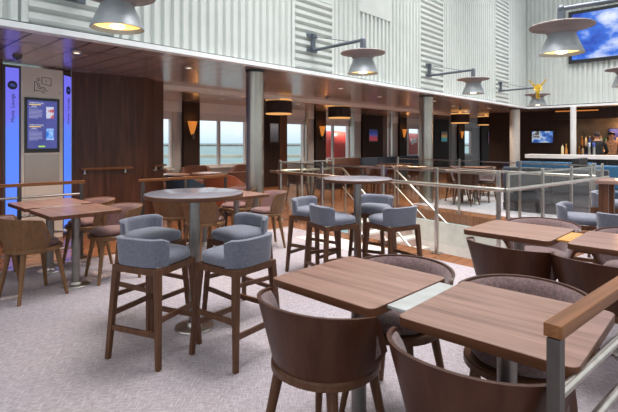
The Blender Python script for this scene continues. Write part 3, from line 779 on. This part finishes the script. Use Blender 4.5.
def person(name, loc, rz, label, shirt, arms, hair='hair', sc=1.0):
    o = empty(name, loc, rz); tag(o, label, 'person')
    V = [(0, 0, .95), (0, 0, 1.12), (0, .01, 1.30), (0, 0, 1.43), (0, .02, 1.52), (0, .03, 1.60), (0, .02, 1.70)]
    Rr = [(.16, .12), (.15, .11), (.18, .12), (.15, .09), (.055, .055), (.078, .09), (.07, .085)]
    E = [(i, i + 1) for i in range(6)]
    def add(p, r, a):
        V.append(p); Rr.append(r); E.append((a, len(V) - 1)); return len(V) - 1
    for sx in (-1, 1):
        a = add((sx * .10, 0, .86), (.10, .10), 0); a = add((sx * .11, .01, .48), (.07, .075), a); a = add((sx * .11, -.01, .09), (.045, .05), a); add((sx * .12, .13, .045), (.045, .035), a)
        e, w = arms[0 if sx < 0 else 1]
        a = add((sx * .19, 0, 1.40), (.065, .065), 3); a = add(e, (.048, .048), a); a = add(w, (.034, .034), a)
        dv = (Vector(w) - Vector(e)).normalized(); pc = Vector(w) + dv * .06; a = add(tuple(pc), (.036, .022), a)
        side = dv.cross(Vector((0, 0, 1)));  side = side.normalized() if side.length > .1 else Vector((1, 0, 0))
        for q in range(4): add(tuple(pc + dv * (.07 + (.012 if q in (1, 2) else 0)) + side * (q - 1.5) * .021), (.0095, .0095), a)
        add(tuple(pc + dv * .015 + side * .055), (.010, .010), a)
    me = bpy.data.meshes.new('body'); me.from_pydata(V, E, []); b = bpy.data.objects.new('body', me); COL.objects.link(b)
    sk = b.modifiers.new('skin', 'SKIN')
    for i, r in enumerate(Rr): me.skin_vertices[0].data[i].radius = r; me.skin_vertices[0].data[i].use_root = (i == 0)
    ss = b.modifiers.new('sub', 'SUBSURF'); ss.levels = ss.render_levels = 2
    m2 = bpy.data.meshes.new_from_object(b.evaluated_get(bpy.context.evaluated_depsgraph_get()))
    bpy.data.objects.remove(b)
    m2.materials.clear()
    for mm in ('skin', shirt, 'trousers'): m2.materials.append(M[mm])
    hands = [Vector(w) for e, w in arms]
    for f in m2.polygons:
        c = f.center; f.use_smooth = True
        f.material_index = 0 if c.z > 1.485 or min((c - h).length for h in hands) < .13 else (2 if c.z < .98 else 1)
    b = bpy.data.objects.new('body', m2); COL.objects.link(b); b.parent = o
    h = MB(); h.ball((0, .005, 1.675), (.088, .105, .10), 20)
    bmesh.ops.delete(h.bm, geom=[v for v in h.bm.verts if (v.co.y > .055 and v.co.z < 1.715) or v.co.z < 1.60], context='VERTS')
    h.build('hair', hair, o)
    for sx in (-1, 1):
        MB().ball((sx * .032, .108, 1.645), (.012, .008, .009), 8).build('eye', 'ink', o)
        MB().ball((sx * .083, .02, 1.63), (.014, .024, .034), 8).build('ear', 'skin', o)
    MB().ball((0, .118, 1.62), (.014, .022, .026), 8).build('nose', 'skin', o)
    MB().ball((0, .105, 1.575), (.026, .008, .007), 8).build('mouth', 'riser', o)
    return o
p = BP + BU * 1.80 + BN * .92
person('person', (p.x, p.y, 0), BA + math.pi * 0 + R(12), 'person in black seen from behind, standing behind the bar by the taps', 'shirt', [((-.27, .10, 1.14), (-.16, .32, 1.08)), ((.27, .10, 1.14), (.16, .32, 1.08))])
p = BP + BU * 2.07 + BN * 1.80
person('person', (p.x, p.y, 0), BA + math.pi + R(15), 'person in tan patterned top facing the room at the right end of the bar', 'tan', [((-.28, .08, 1.14), (-.18, .32, 1.12)), ((.28, .08, 1.14), (.18, .32, 1.12))])

# ------------------------------------------------------------------ atrium wall lamps
def wall_lamp(wp, ang, L, label, disc_z=2.78):
    o = empty('wall_lamp', (wp.x, wp.y, 0), ang); tag(o, label, 'lamp', None)    # local +x leaves the wall
    r = .335; z = disc_z
    MB().lathe([(0, z + .012), (r - .01, z + .012), (r, z + .004), (r - .004, z - .006), (.24, z - .018), (.18, z - .045), (.145, z - .085), (0, z - .085)], 40, (L, 0, 0)).build('disc', 'lampdisc', o)
    MB().lathe([(.142, z - .085), (.146, z - .10), (.225, z - .285), (.232, z - .305), (.222, z - .307), (.215, z - .285), (.136, z - .10)], 40, (L, 0, 0), True).build('shade', 'lampshade', o)
    lf = MB().lathe([(0, z - .262), (.208, z - .262), (.208, z - .268), (0, z - .268)], 32, (L, 0, 0)).build('reflector', 'lampglow', o)
    MB().ball((L, 0, z - .285), (.065, .065, .02), 14).build('bulb', 'bulb', lf)
    MB().box((L, 0, z + .10), (.075, .06, .18)).build('stem', 'lampgrey', o, bevel=.008)
    MB().tube((.06, 0, z + .18), (L - .0, 0, z + .20), .026).ball((L, 0, z + .20), (.045, .04, .045)).build('arm', 'lampgrey', o)
    MB().tube((.06, 0, z + .40), (L * .75, 0, z + .215), .006, n=6).build('stay_rod', 'lampgrey', o)
    bk = MB()
    for q in (.18, .42): bk.box((.0, 0, z + q), (.05, .24, .055)).box((.04, 0, z + q), (.06, .07, .06))
    bk.box((.035, 0, z + .30), (.05, .07, .26)); bk.build('bracket', 'lampgrey', o, bevel=.004, smooth=0)
    return o
for s, l in ((.65, 'nearest silver wall lamp with taupe disc, above the kiosk'), (4.38, 'silver wall lamp with taupe disc above the far bar table, second along the left wall'),
             (8.30, 'silver wall lamp with taupe disc, third along the left ribbed wall'), (12.60, 'silver wall lamp with taupe disc at the wall corner, gilded figure on it')):
    wall_lamp(on(LP0, D1, s) + D2 * .06, A2, 1.05, l)
for s, l in ((-1.08 + 1.15, 'silver disc lamp on a long arm in front of the big sky screen'), (4.2, 'silver disc lamp cut off by the right edge below the big sky screen')):
    wall_lamp(on(OPP, D1, s) - D2 * .06, A2 + math.pi, 1.05, l, 2.745)
# gilded winged figure standing on the lamp at the corner
p = on(LP0, D1, 12.60) + D2 * (.06 + 1.05) + Vector((-.44, -.9, 0)) * .375
g = empty('figurine', (p.x, p.y, 2.62), 0); tag(g, 'small gilded winged figure hanging at the rim of the corner lamp disc', 'figurine'); g.rotation_euler = (0, 0, R(-20)); g.scale = (.92, .92, .92)
V = [(0, 0, .21), (0, 0, .30), (0, 0, .37), (0, 0, .41), (0, 0, .46)]; Q = [.055, .05, .065, .03, .045]; E = [(0, 1), (1, 2), (2, 3), (3, 4)]
def ga(p_, r, a): V.append(p_); Q.append(r); E.append((a, len(V) - 1)); return len(V) - 1
for sx in (-1, 1):
    a = ga((sx * .03, 0, .12), .034, 0); a = ga((sx * .03, 0, .025), .022, a); ga((sx * .035, -.04, .015), .016, a)
    a = ga((sx * .085, 0, .36), .022, 2); a = ga((sx * .10, -.04, .27), .018, a); ga((sx * .04, -.075, .25), .016, a)
me = bpy.data.meshes.new('body'); me.from_pydata(V, E, []); b = bpy.data.objects.new('body', me); COL.objects.link(b)
b.modifiers.new('skin', 'SKIN'); ss = b.modifiers.new('sub', 'SUBSURF'); ss.levels = ss.render_levels = 2
for i, r in enumerate(Q): me.skin_vertices[0].data[i].radius = (r, r); me.skin_vertices[0].data[i].use_root = (i == 0)
m2 = bpy.data.meshes.new_from_object(b.evaluated_get(bpy.context.evaluated_depsgraph_get())); bpy.data.objects.remove(b)
m2.materials.clear(); m2.materials.append(M['gold']); m2.polygons.foreach_set('use_smooth', [True] * len(m2.polygons))
b = bpy.data.objects.new('body', m2); COL.objects.link(b); b.parent = g
for sx in (-1, 1):
    w = MB(); P = [(.03, .34), (.09, .36), (.24, .56), (.26, .60), (.20, .57), (.14, .50), (.08, .44), (.04, .42)]
    w.extrude([(sx * a, c) for a, c in P], (0, .035, 0), (1, 0, 0), (0, 0, 1), (0, 1, 0), .018); w.build('wing', 'gold', g, smooth=0, bevel=.004)
# ------------------------------------------------------------------ dining chair (tub chair, faces +y)
def smooth01(t): t = max(0, min(1, t)); return t * t * (3 - 2 * t)
def shell_pt(phi, v, inset, zb, zt, r0=.236, r1=.308, n=2.1):
    r = r0 + (r1 - r0) * v - inset
    s, c = math.sin(phi), -math.cos(phi)
    k = (abs(s) ** n + abs(c) ** n) ** (-1 / n)
    return (r * k * s, r * k * c * .98, zb + (zt - zb) * v)
def chair_top(phi):
    a = abs(math.degrees(phi))
    return .765 - .022 * (a / 75) ** 2 - .20 * smooth01((a - 79) / 22)
def tub(o, outer_m, inner_m, PM=94):
    N = 40; ph = [R(-PM + 2 * PM * i / N) for i in range(N + 1)]; NV = 7
    mb = MB(); rings = []
    for p in ph:
        zt = chair_top(p); ring = []
        for j in range(NV + 1): ring.append(shell_pt(p, j / NV, 0, .474, zt))
        for j in range(NV, -1, -1): ring.append(shell_pt(p, j / NV, .016, .474, zt))
        rings.append(ring)
    v = mb.grid(rings, True); mb.bm.faces.new(v[0]); mb.bm.faces.new(v[-1][::-1])
    mb.build('back_shell', outer_m, o, smooth=50)
    mb = MB(); rings = []
    for i, p in enumerate(ph):
        zt = chair_top(p) - .008; ring = []; e = min(i, N - i); k = min(1, .35 + e * .16)
        for j in range(NV + 1): ring.append(shell_pt(p * .955, j / NV, .0165, .482, zt))
        for j in range(NV, -1, -1):
            ins = .017 + .028 * k * (math.sin(math.pi * min(1, (1 - j / NV) * 3 + .18) / 2) if j > NV * .6 else 1)
            ring.append(shell_pt(p * .955, j / NV - (.0 if j < NV else .012), ins, .482, zt))
        rings.append(ring)
    v = mb.grid(rings, True); mb.bm.faces.new(v[0]); mb.bm.faces.new(v[-1][::-1])
    mb.build('back_lining', inner_m, o, smooth=60)
def disc_se(mb, prof, n=36, e=2.6):
    rows = []
    for r, z in prof:
        rw = []
        for i in range(n):
            a = 2 * math.pi * i / n; s, c = math.sin(a), math.cos(a); k = (abs(s) ** e + abs(c) ** e) ** (-1 / e)
            rw.append((r * k * s, r * k * c, z))
        rows.append(rw)
    v = mb.grid(rows, True); mb.bm.faces.new(v[0]); mb.bm.faces.new(v[-1])
def dining_chair(legm, shellm, fab):
    o = empty('dining_chair')
    m = MB(); disc_se(m, [(.175, .475), (.195, .478), (.206, .488), (.207, .503), (.197, .518), (.16, .528), (.09, .531), (.02, .532)], 36, 2.2); m.build('seat_cushion', fab, o, smooth=60)
    m = MB(); disc_se(m, [(.14, .432), (.225, .432), (.241, .440), (.241, .466), (.233, .474), (.14, .474)], 40, 2.15); m.build('seat_frame', legm, o, smooth=40)
    for sx in (-1, 1):
        for sy in (-1, 1):
            MB().tube((sx * .146, sy * .146, .436), (sx * .210, sy * .210, 0), .026, .0155, 14).build('leg', legm, o)
    tub(o, shellm, fab)
    return o
chairA = dining_chair('chairwood', 'shellwood', 'mauve')
chairB = dining_chair('tanwood', 'tanwood', 'rose')

def bar_stool():
    o = empty('bar_stool')
    m = MB(); disc_se(m, [(.14, .630), (.184, .632), (.196, .645), (.198, .675), (.190, .698), (.155, .712), (.08, .718), (.01, .719)], 40, 4.2); m.build('seat_cushion', 'blue', o, smooth=60)
    m = MB()
    for a, b in (((-.18, .18), (.18, .18)), ((-.18, -.18), (.18, -.18)), ((-.18, -.18), (-.18, .18)), ((.18, -.18), (.18, .18))):
        m.bar((*a, .605), (*b, .605), .026, .045)
    m.build('seat_frame', 'chairwood', o, smooth=0, bevel=.003)
    for sx in (-1, 1):
        for sy in (-1, 1):
            mb = MB(); t, b = Vector((sx * .172, sy * .172, .627)), Vector((sx * .212, sy * .212, 0))
            w0, w1 = .022, .016
            lo = [mb.bm.verts.new((b.x + q[0] * w1, b.y + q[1] * w1, 0)) for q in ((-1, -1), (1, -1), (1, 1), (-1, 1))]
            hi = [mb.bm.verts.new((t.x + q[0] * w0, t.y + q[1] * w0, t.z)) for q in ((-1, -1), (1, -1), (1, 1), (-1, 1))]
            mb.bm.faces.new(lo[::-1]); mb.bm.faces.new(hi)
            for i in range(4): mb.bm.faces.new((lo[i], lo[(i + 1) % 4], hi[(i + 1) % 4], hi[i]))
            mb.build('leg', 'chairwood', o, smooth=0, bevel=.005)
    def at(z): return .212 - .040 * z / .627
    for z, a, b in ((.21, (-1, -1), (1, -1)), (.21, (-1, 1), (1, 1)), (.30, (-1, -1), (-1, 1)), (.30, (1, -1), (1, 1))):
        q = at(z); MB().bar((a[0] * q, a[1] * q, z), (b[0] * q, b[1] * q, z), .022, .034).build('stretcher', 'chairwood', o, smooth=0, bevel=.003)
    N = 44; PM = 64; NV = 6; mb = MB(); rings = []
    for i in range(N + 1):
        p = R(-PM + 2 * PM * i / N); a = abs(math.degrees(p)); e = min(i, N - i)
        zt = .808 - .02 * smooth01((a - 50) / 16); th = .045 * min(1, .45 + e * .14)
        ring = [shell_pt(p, j / NV, 0, .632, zt, .202, .215, 3.6) for j in range(NV + 1)]
        ring += [shell_pt(p, .995, th * .3, .632, zt + .007, .202, .215, 3.6), shell_pt(p, .995, th * .75, .632, zt + .005, .202, .215, 3.6)]
        ring += [shell_pt(p, j / NV, th, .632, zt - .004, .202, .215, 3.6) for j in range(NV, -1, -1)]
        rings.append(ring)
    v = mb.grid(rings, True); mb.bm.faces.new(v[0]); mb.bm.faces.new(v[-1][::-1])
    mb.build('backrest', 'blue', o, smooth=60)
    return o
stool = bar_stool()

def rrect(w, d, r, n=6):
    pts = []
    for cx, cy, a0 in ((w / 2 - r, d / 2 - r, 0), (-w / 2 + r, d / 2 - r, 90), (-w / 2 + r, -d / 2 + r, 180), (w / 2 - r, -d / 2 + r, 270)):
        for i in range(n + 1):
            a = R(a0 + 90 * i / n); pts.append((cx + r * math.cos(a), cy + r * math.sin(a)))
    return pts
def dining_table(w, d):
    o = empty('dining_table')
    MB().prism(rrect(w - .004, d - .004, .033), .7285, .765).build('tabletop', 'tabletop', o, smooth=50, bevel=.0015)
    a, b = rrect(w, d, .035), rrect(w - .005, d - .005, .0335); m = MB()
    m.grid([[(*p, .763) for p in a], [(*p, .731) for p in a], [(*p, .727) for p in [(q[0] * .98, q[1] * .98) for q in a]], [(*p, .727) for p in b], [(*p, .763) for p in b], [(*p, .763) for p in a]], True)
    m.build('edge_band', 'tableedge', o, smooth=50)
    MB().tube((0, 0, .012), (0, 0, .727), .038, n=28).build('pole', 'polesteel', o)
    MB().lathe([(0, .001), (.115, .001), (.12, .006), (.115, .014), (.06, .022), (.05, .04), (0, .04)], 40).build('base', 'steel', o)
    MB().box((0, 0, .7195), (.30, .05, .016)).box((0, 0, .7195), (.05, .30, .016)).build('support_plate', 'darksteel', o, smooth=0)
    return o
def bar_table(r, m='bartop'):
    o = empty('bar_table')
    MB().lathe([(0, 1.022), (r - .004, 1.022), (r - .004, 1.048), (r - .008, 1.05), (0, 1.05)], 64).build('tabletop', m, o)
    MB().lathe([(r - .003, 1.018), (r, 1.022), (r, 1.044), (r - .003, 1.048)], 64, closed=True).build('edge_band', 'tableedge', o)
    MB().tube((0, 0, .012), (0, 0, 1.02), .041, n=28).build('pole', 'polesteel', o)
    MB().lathe([(0, .001), (.145, .001), (.15, .006), (.145, .014), (.062, .022), (.055, .05), (0, .05)], 40).build('base', 'steel', o)
    MB().box((0, 0, 1.010), (.34, .05, .016)).box((0, 0, 1.010), (.05, .34, .016)).build('support_plate', 'darksteel', o, smooth=0)
    return o
Z0 = CARPET_LIFT
TR = R(-44.5); f1 = Vector((.713, .701, 0)); f2 = Vector((.733, -.680, 0))
tbl = dining_table(.63, .625)
GA = 'square cafe tables'
TA, TB_, TG, TH = (.250, 2.305), (.782, 1.815), (1.635, 3.58), (2.165, 3.09)
TC, TC2 = (-2.35, 4.64), (-2.90, 5.15)
TE, TE2 = (-.95, 6.02), (-1.47, 6.49)
for p, l, a in ((TA, 'square wood-topped table in the centre foreground, left of the pale joining plate', 0), (TB_, 'square wood-topped table nearest the camera beside the oak-topped railing', 2),
             (TG, 'square wood-topped table behind the foreground pair, left of the amber joining plate', 0), (TH, 'square wood-topped table cut by the right edge, right of the amber joining plate', 1),
             (TC, 'square wood-topped table at far left, nearer of the joined pair', 1), (TC2, 'square wood-topped table at far left, farther of the joined pair by the kiosk railing', 1),
             (TE, 'square wood-topped table just behind the near round bar table, its right corner showing', 0), (TE2, 'square wood-topped table hidden mostly behind the near round bar table', 0)):
    t_ = place(tbl, p[0], p[1], TR + R(a), l, 'table', None, Z0)
    if p in (TC, TC2): t_.scale = (1.07, 1.07, 1)
def plate(a, b, w, m, label):
    c = (Vector((*a, 0)) + Vector((*b, 0))) / 2; L = (Vector((*a, 0)) - Vector((*b, 0))).length - .630
    o = empty('joining_plate', (c.x, c.y, 0), TR); tag(o, label, 'plate')
    MB().box((0, 0, Z0 + .752), (L, w, .014)).build('plate', m, o, smooth=0, bevel=.002)
    MB().box((0, 0, Z0 + .738), (L + .16, w * .5, .006)).build('bracket', 'darksteel', o, smooth=0) if False else None
plate(TA, TB_, .44, 'plate', 'pale metal plate joining the two foreground tables')
M['amberwood'] = wood('amber_wood_plate', (.40, .17, .03), (.62, .33, .10), 'x', .35)
plate(TG, TH, .36, 'amberwood', 'amber wooden plate joining the two tables on the right')
plate(TC, TC2, .40, 'plate', 'pale plate joining the two tables at far left')

def ch(proto, x, y, fx, fy, label, z=Z0): return place(proto, x, y, face(fx, fy), label, 'chair', None, z)
ch(chairA, .075, 2.085, .64, .77, 'dark tub chair with wooden back to the camera, centre foreground')
ch(chairA, .585, 1.60, .66, .75, 'dark tub chair with wooden back to the camera, nearest at the bottom edge')
ch(chairA, .47, 2.50, -.62, -.78, 'mauve padded tub chair facing the camera behind the centre foreground table')
ch(chairA, .955, 2.08, -.62, -.78, 'mauve padded tub chair facing the camera behind the nearest table')
ch(chairA, 1.42, 3.20, .84, .54, 'dark tub chair with wooden back, in front of the table left of the amber plate')
ch(chairA, 1.80, 2.77, .76, .65, 'dark tub chair with wooden back, in front of the table cut by the right edge')
ch(chairA, 1.95, 3.90, -.72, -.69, 'mauve tub chair behind the table left of the amber plate, rim only showing')
ch(chairA, 2.44, 3.42, -.72, -.69, 'mauve tub chair behind the table at the right edge, rim only showing')
ch(chairB, -2.60, 4.34, .58, .81, 'tan wooden-backed tub chair at far left, facing away on the grey carpet')
ch(chairB, -3.30, 4.82, .80, .60, 'tan tub chair cut by the left edge, only its arm showing')
ch(chairB, -2.10, 4.92, -.74, -.67, 'rosy padded tub chair facing the camera right of the left tables, nearer of two')
ch(chairB, -2.63, 5.46, -.74, -.67, 'rosy padded tub chair facing the camera beyond the left tables, by the kiosk railing')
ch(chairB, -.60, 6.38, -.93, -.37, 'rosy tub chair seen from its side behind the near round bar table')
ch(chairB, -1.10, 6.92, -.72, -.69, 'rosy tub chair farthest behind the near round bar table, rim only showing')
ch(chairB, -1.28, 5.68, .72, .69, 'tan wooden-backed tub chair under the near round bar table, right of its pole')
ch(chairB, -1.80, 6.15, .72, .69, 'tan wooden-backed tub chair under the near round bar table, left of its pole')

bt = bar_table(.377)
place(bt, -.893, 3.587, .3, 'near round bar table with grey top and wooden edge', 'table', None, Z0)
place(bt, .53, 5.02, .1, 'far round bar table in front of the glass balustrade', 'table', None, Z0)
def stl(x, y, fx, fy, label): return place(stool, x, y, face(fx, fy), label, 'stool', None, Z0)
stl(-1.063, 3.18, .39, .92, 'blue-grey bar stool at the near bar table, front left, back to the camera')
stl(-.50, 3.17, -.80, .60, 'blue-grey bar stool at the near bar table, front right')
stl(-1.30, 3.80, .86, -.50, 'blue-grey bar stool at the near bar table, rear left')
stl(-.59, 3.90, -.70, -.71, 'blue-grey bar stool at the near bar table, rear right')
stl(.05, 5.17, .80, -.60, 'blue-grey bar stool at the far bar table, leftmost, seat to the right')
stl(.24, 4.66, .88, .47, 'blue-grey bar stool at the far bar table, front left with back to the camera')
stl(.75, 5.38, -.50, -.86, 'blue-grey bar stool at the far bar table, farthest, behind the pole')
stl(.835, 4.62, -.52, .85, 'blue-grey bar stool at the far bar table, front right')
stl(2.75, 4.66, .80, -.60, 'blue-grey bar stool at the left end of the high wooden counter table')
stl(2.84, 4.12, .72, .69, 'blue-grey bar stool cut by the right edge, back to the camera')
stl(3.80, 5.80, .80, -.60, 'blue-grey bar stool beyond the high wooden counter table at the right edge')

# high wooden counter table at the right
o = empty('counter_table', (2.97, 4.78, Z0), math.atan2(-.66, .75)); tag(o, 'high wooden counter table running off the right edge, panel leg at its end', 'table')
MB().box((.95, .24, 1.03), (1.9, .50, .04)).build('tabletop', 'tabletop', o, smooth=0, bevel=.004)
for x, y_ in ((.07, .06), (.07, .42), (1.83, .06), (1.83, .42)): MB().box((x, y_, .505), (.085, .075, 1.008)).build('leg', 'redwood', o, smooth=0, bevel=.003)
MB().box((.95, .24, .30), (1.60, .05, .07)).build('stretcher', 'redwood', o, smooth=0)

# ------------------------------------------------------------------ lounge furniture beyond
def armchair(fab):
    o = empty('armchair')
    m = MB(); disc_se(m, [(.20, .20), (.28, .205), (.30, .25), (.30, .40), (.28, .43), (.15, .445), (.02, .446)], 32, 3); m.build('seat', fab, o, smooth=60)
    N = 32; mb = MB(); rings = []
    for i in range(N + 1):
        p = R(-112 + 224 * i / N); a = abs(math.degrees(p)); zt = .80 - .19 * smooth01((a - 35) / 75)
        rings.append([shell_pt(p, j / 4, 0, .16, zt, .36, .40, 3) for j in range(5)] + [shell_pt(p, .99, .04, .16, zt + .015, .36, .40, 3)] + [shell_pt(p, j / 4, .08, .16, zt, .36, .40, 3) for j in range(4, -1, -1)])
    v = mb.grid(rings, True); mb.bm.faces.new(v[0]); mb.bm.faces.new(v[-1][::-1]); mb.build('back', fab, o, smooth=60)
    for sx in (-1, 1):
        for sy in (-1, 1): MB().tube((sx * .24, sy * .24, .21), (sx * .27, sy * .27, 0), .02, .014).build('leg', 'chairwood', o)
    return o
acR = armchair('rust'); acO = armchair('orange'); acN = armchair('navy')
def ac(pr, x, y, fx, fy, l): return place(pr, x, y, face(fx, fy), l, 'armchair')
ac(acR, -1.75, 10.2, -.8, .6, 'big rust tub armchair in front of the sea window, left of the steel column')
ac(acR, -3.05, 12.35, .2, -.95, 'rust tub armchair against the sea window behind the round side tables')
ac(acR, -3.85, 11.42, .5, -.85, 'rust tub armchair at far left of the sea lounge by the window')
ac(acR, -1.85, 12.9, -.2, -.95, 'rust tub armchair by the window corner just left of the steel column')
ac(acO, -1.70, 9.30, .3, .95, 'low tub armchair with orange cushions behind the wood-topped railing, left one')
ac(acO, -2.05, 9.35, .1, 1, 'low tub armchair with orange cushions behind the wood-topped railing, right one') if False else None
ac(acN, -2.42, 9.20, .6, .8, 'navy tub armchair just inside the opening beside the panelled wall')
def side_table(r=.36, h=.70):
    o = empty('round_table')
    MB().lathe([(0, h - .03), (r - .004, h - .03), (r, h - .026), (r, h - .004), (r - .004, h), (0, h)], 40).build('tabletop', 'tabletop', o)
    MB().tube((0, 0, .015), (0, 0, h - .031), .035, n=18).build('pole', 'steel', o)
    MB().lathe([(0, .001), (.2, .001), (.2, .012), (.05, .02), (0, .02)], 32).build('base', 'steel', o); return o
sd = side_table()
def sdt(x, y, l, g=None): return place(sd, x, y, 0, l, 'table', g)
sdt(-2.50, 11.25, 'round wooden table in the sea lounge, right one of two by the window')
sdt(-3.15, 10.75, 'round wooden table in the sea lounge, left one of two by the window')
def bench(x, y, rz, L, fab, label, h=.92, n=3):
    o = empty('bench', (x, y, 0), rz); tag(o, label, 'bench')
    MB().box((L / 2, 0, .10), (L, .56, .16)).build('plinth', 'barfront', o, smooth=0)
    for i in range(n):
        MB().box((L / n * (i + .5), 0, .315), (L / n - .01, .60, .26)).build('seat_cushion', 'navy' if fab == 'teal' else fab, o, bevel=.03, seg=3)
        MB().box((L / n * (i + .5), .26, .445 + (h - .445) / 2), (L / n - .01, .14, h - .45)).build('back_cushion', fab, o, bevel=.03, seg=3)
    return o
q = on(F, D1, 6.9) - out * .75; bench(q.x, q.y, A1, 4.3, 'navy', 'long navy bench against the dark pillar behind the stair railings', .84, 4)
q = BP + BU * .1 - BN * 1.5; bench(q.x, q.y, BA, 2.0, 'teal', 'blue padded bench in front of the bar counter', .90)
q = Vector((6.0, 9.75, 0)); bench(q.x, q.y, BA, 2.2, 'teal', 'bright blue bench at the right edge behind the counter table', .95)
struct(MB().box((0, 0, .55), (.14, .9, 1.1), BA).build('trim_7', 'barfront', smooth=0)).location = (5.83, 9.9, 0)
q = Vector((5.75, 8.75, 0)); bench(q.x, q.y, BA + math.pi, 1.9, 'charcoal', 'dark grey banquette with its back to the camera behind the right glass balustrade', .93, 2)
q = Vector((1.45, 15.2, 0)); bench(q.x, q.y, A1 + math.pi, 1.5, 'rust', 'rust booth bench seen beyond the far glass balustrade', .95, 2)
# more tables and chairs in the lounges, seen through the glass
far = [(.05, 11.6), (1.5, 12.9), (2.9, 14.6), (4.6, 12.6), (3.95, 10.9), (5.7, 11.1)]
wh = ['left of the stair opening', 'beyond the left stair handrail', 'beyond the middle column', 'farther behind the right balustrade', 'just behind the right balustrade', 'before the bar']
side = ['near-left', 'far-right', 'far-left', 'near-right']
for i, ((x, y), w) in enumerate(zip(far, wh)):
    z = Z0 if i >= 3 else 0
    place(tbl, x, y, TR, 'dim lounge table ' + w, 'table', None, z)
    for j, (fx, fy) in enumerate(((f1.x, f1.y), (-f1.x, -f1.y), (f2.x, f2.y), (-f2.x, -f2.y))):
        if (j + i) % 4 == 3: continue
        place(chairA, x - fx * .46, y - fy * .46, face(fx, fy), 'dark tub chair, %s side of the lounge table %s' % (side[j], w), 'chair', 'dark chairs at the lounge table ' + w, z)
for p in (chairA, chairB, stool, tbl, bt, acR, acO, acN, sd): assert p.name in USED, p.name

# ------------------------------------------------------------------ light
w = bpy.data.worlds.new('overcast'); SC.world = w; w.use_nodes = True; nt = w.node_tree
bg = nt.nodes['Background']; tc = node(nt, 'ShaderNodeTexCoord'); sp = node(nt, 'ShaderNodeSeparateXYZ')
nt.links.new(tc.outputs['Generated'], sp.inputs[0])
c = ramp(nt, sp.outputs['Z'], [(0, (.58, .72, .80)), (.03, (.78, .87, .92)), (.12, (.86, .91, .94)), (1, (1.0, 1.0, 1.0))])
nt.links.new(c, bg.inputs['Color'])
mr = node(nt, 'ShaderNodeMapRange'); mr.inputs['From Min'].default_value = .1; mr.inputs['To Min'].default_value = 1.2; mr.inputs['To Max'].default_value = 1.1
nt.links.new(sp.outputs['Z'], mr.inputs['Value']); nt.links.new(mr.outputs[0], bg.inputs['Strength'])
def area(p, size, e, col, rot=(0, 0, 0), sy=None):
    l = bpy.data.lights.new('area', 'AREA'); l.energy = e; l.color = col; l.size = size
    if sy: l.shape = 'RECTANGLE'; l.size_y = sy
    l.spread = R(95)
    o = bpy.data.objects.new('atrium_fill_light', l); COL.objects.link(o); o.location = p; o.rotation_euler = rot; return o
def point(p, e, col, r=.12):
    l = bpy.data.lights.new('point', 'POINT'); l.energy = e; l.color = col; l.shadow_soft_size = r
    o = bpy.data.objects.new('point_light', l); COL.objects.link(o); o.location = p; return o
def spot(p, e, col, ang=110):
    l = bpy.data.lights.new('spot', 'SPOT'); l.energy = e; l.color = col; l.spot_size = R(ang); l.spot_blend = .8; l.shadow_soft_size = .05
    o = bpy.data.objects.new('spot_light', l); COL.objects.link(o); o.location = p; return o
mid = (LP0 + OPP) / 2
for s in (1, 5.5, 10): area(on(mid, D1, s, 6.9), 3.2, 230, (1, .98, .97), (0, 0, A1), 3.6)  # unseen area lights added above the open atrium to light its floor
WARM = (1, .78, .60)
for s, q in dl + [(2.0, 6.6), (5.2, 6.8), (8.0, 6.8), (11, 7.2), (14.5, 7.4)]: spot(on(LP0, D1, s, CEIL - .02) + out * q, 190, WARM)  # the positions listed here belong to the added window-side row
for t in (1.2, 2.6, 4.0, 5.4): spot(on(CORNER, D2, t, CEIL - .02) + D1 * .9, 55, WARM)
for s, d in ((-.32, .10), (5.1, .10), (10.69, .10), (16.62, .10), (22.6, .10)):
    v = on(F, D1, s, 2.1) - out * (d + .2); point(v, 1.2, (1, .45, .12), .05)
for p in ((-.75, 11.4), (.88, 13.3), (5.55, 16.9), (7.2, 18.7), (9.0, 19.8)): spot((p[0], p[1], 2.12), 150, WARM, 150)
for t in (2.2, 3.3, 4.6): v = BP + BU * t + BN * 2.0; point((v.x, v.y, 2.0), 24, (1, .55, .25), .05)  # warm points without a fixture, added to brighten the back bar wall

# ------------------------------------------------------------------ camera
cam = bpy.data.cameras.new('camera'); co = bpy.data.objects.new('camera', cam); COL.objects.link(co)
co.location = (0, 0, EYE); co.rotation_euler = (R(90), 0, 0)
cam.sensor_width = 36; cam.lens = 460 / 618 * 36; cam.shift_y = -64 / 618; cam.clip_end = 12000; cam.clip_start = .05
SC.camera = co
vs = SC.view_settings; vs.view_transform = 'Standard'; vs.look = 'None'; vs.gamma = 1; vs.use_curve_mapping = False; vs.exposure = 0.12
SC.cycles.use_denoising = True; SC.cycles.max_bounces = 8; SC.cycles.transparent_max_bounces = 16
SC.cycles.sample_clamp_indirect = 6
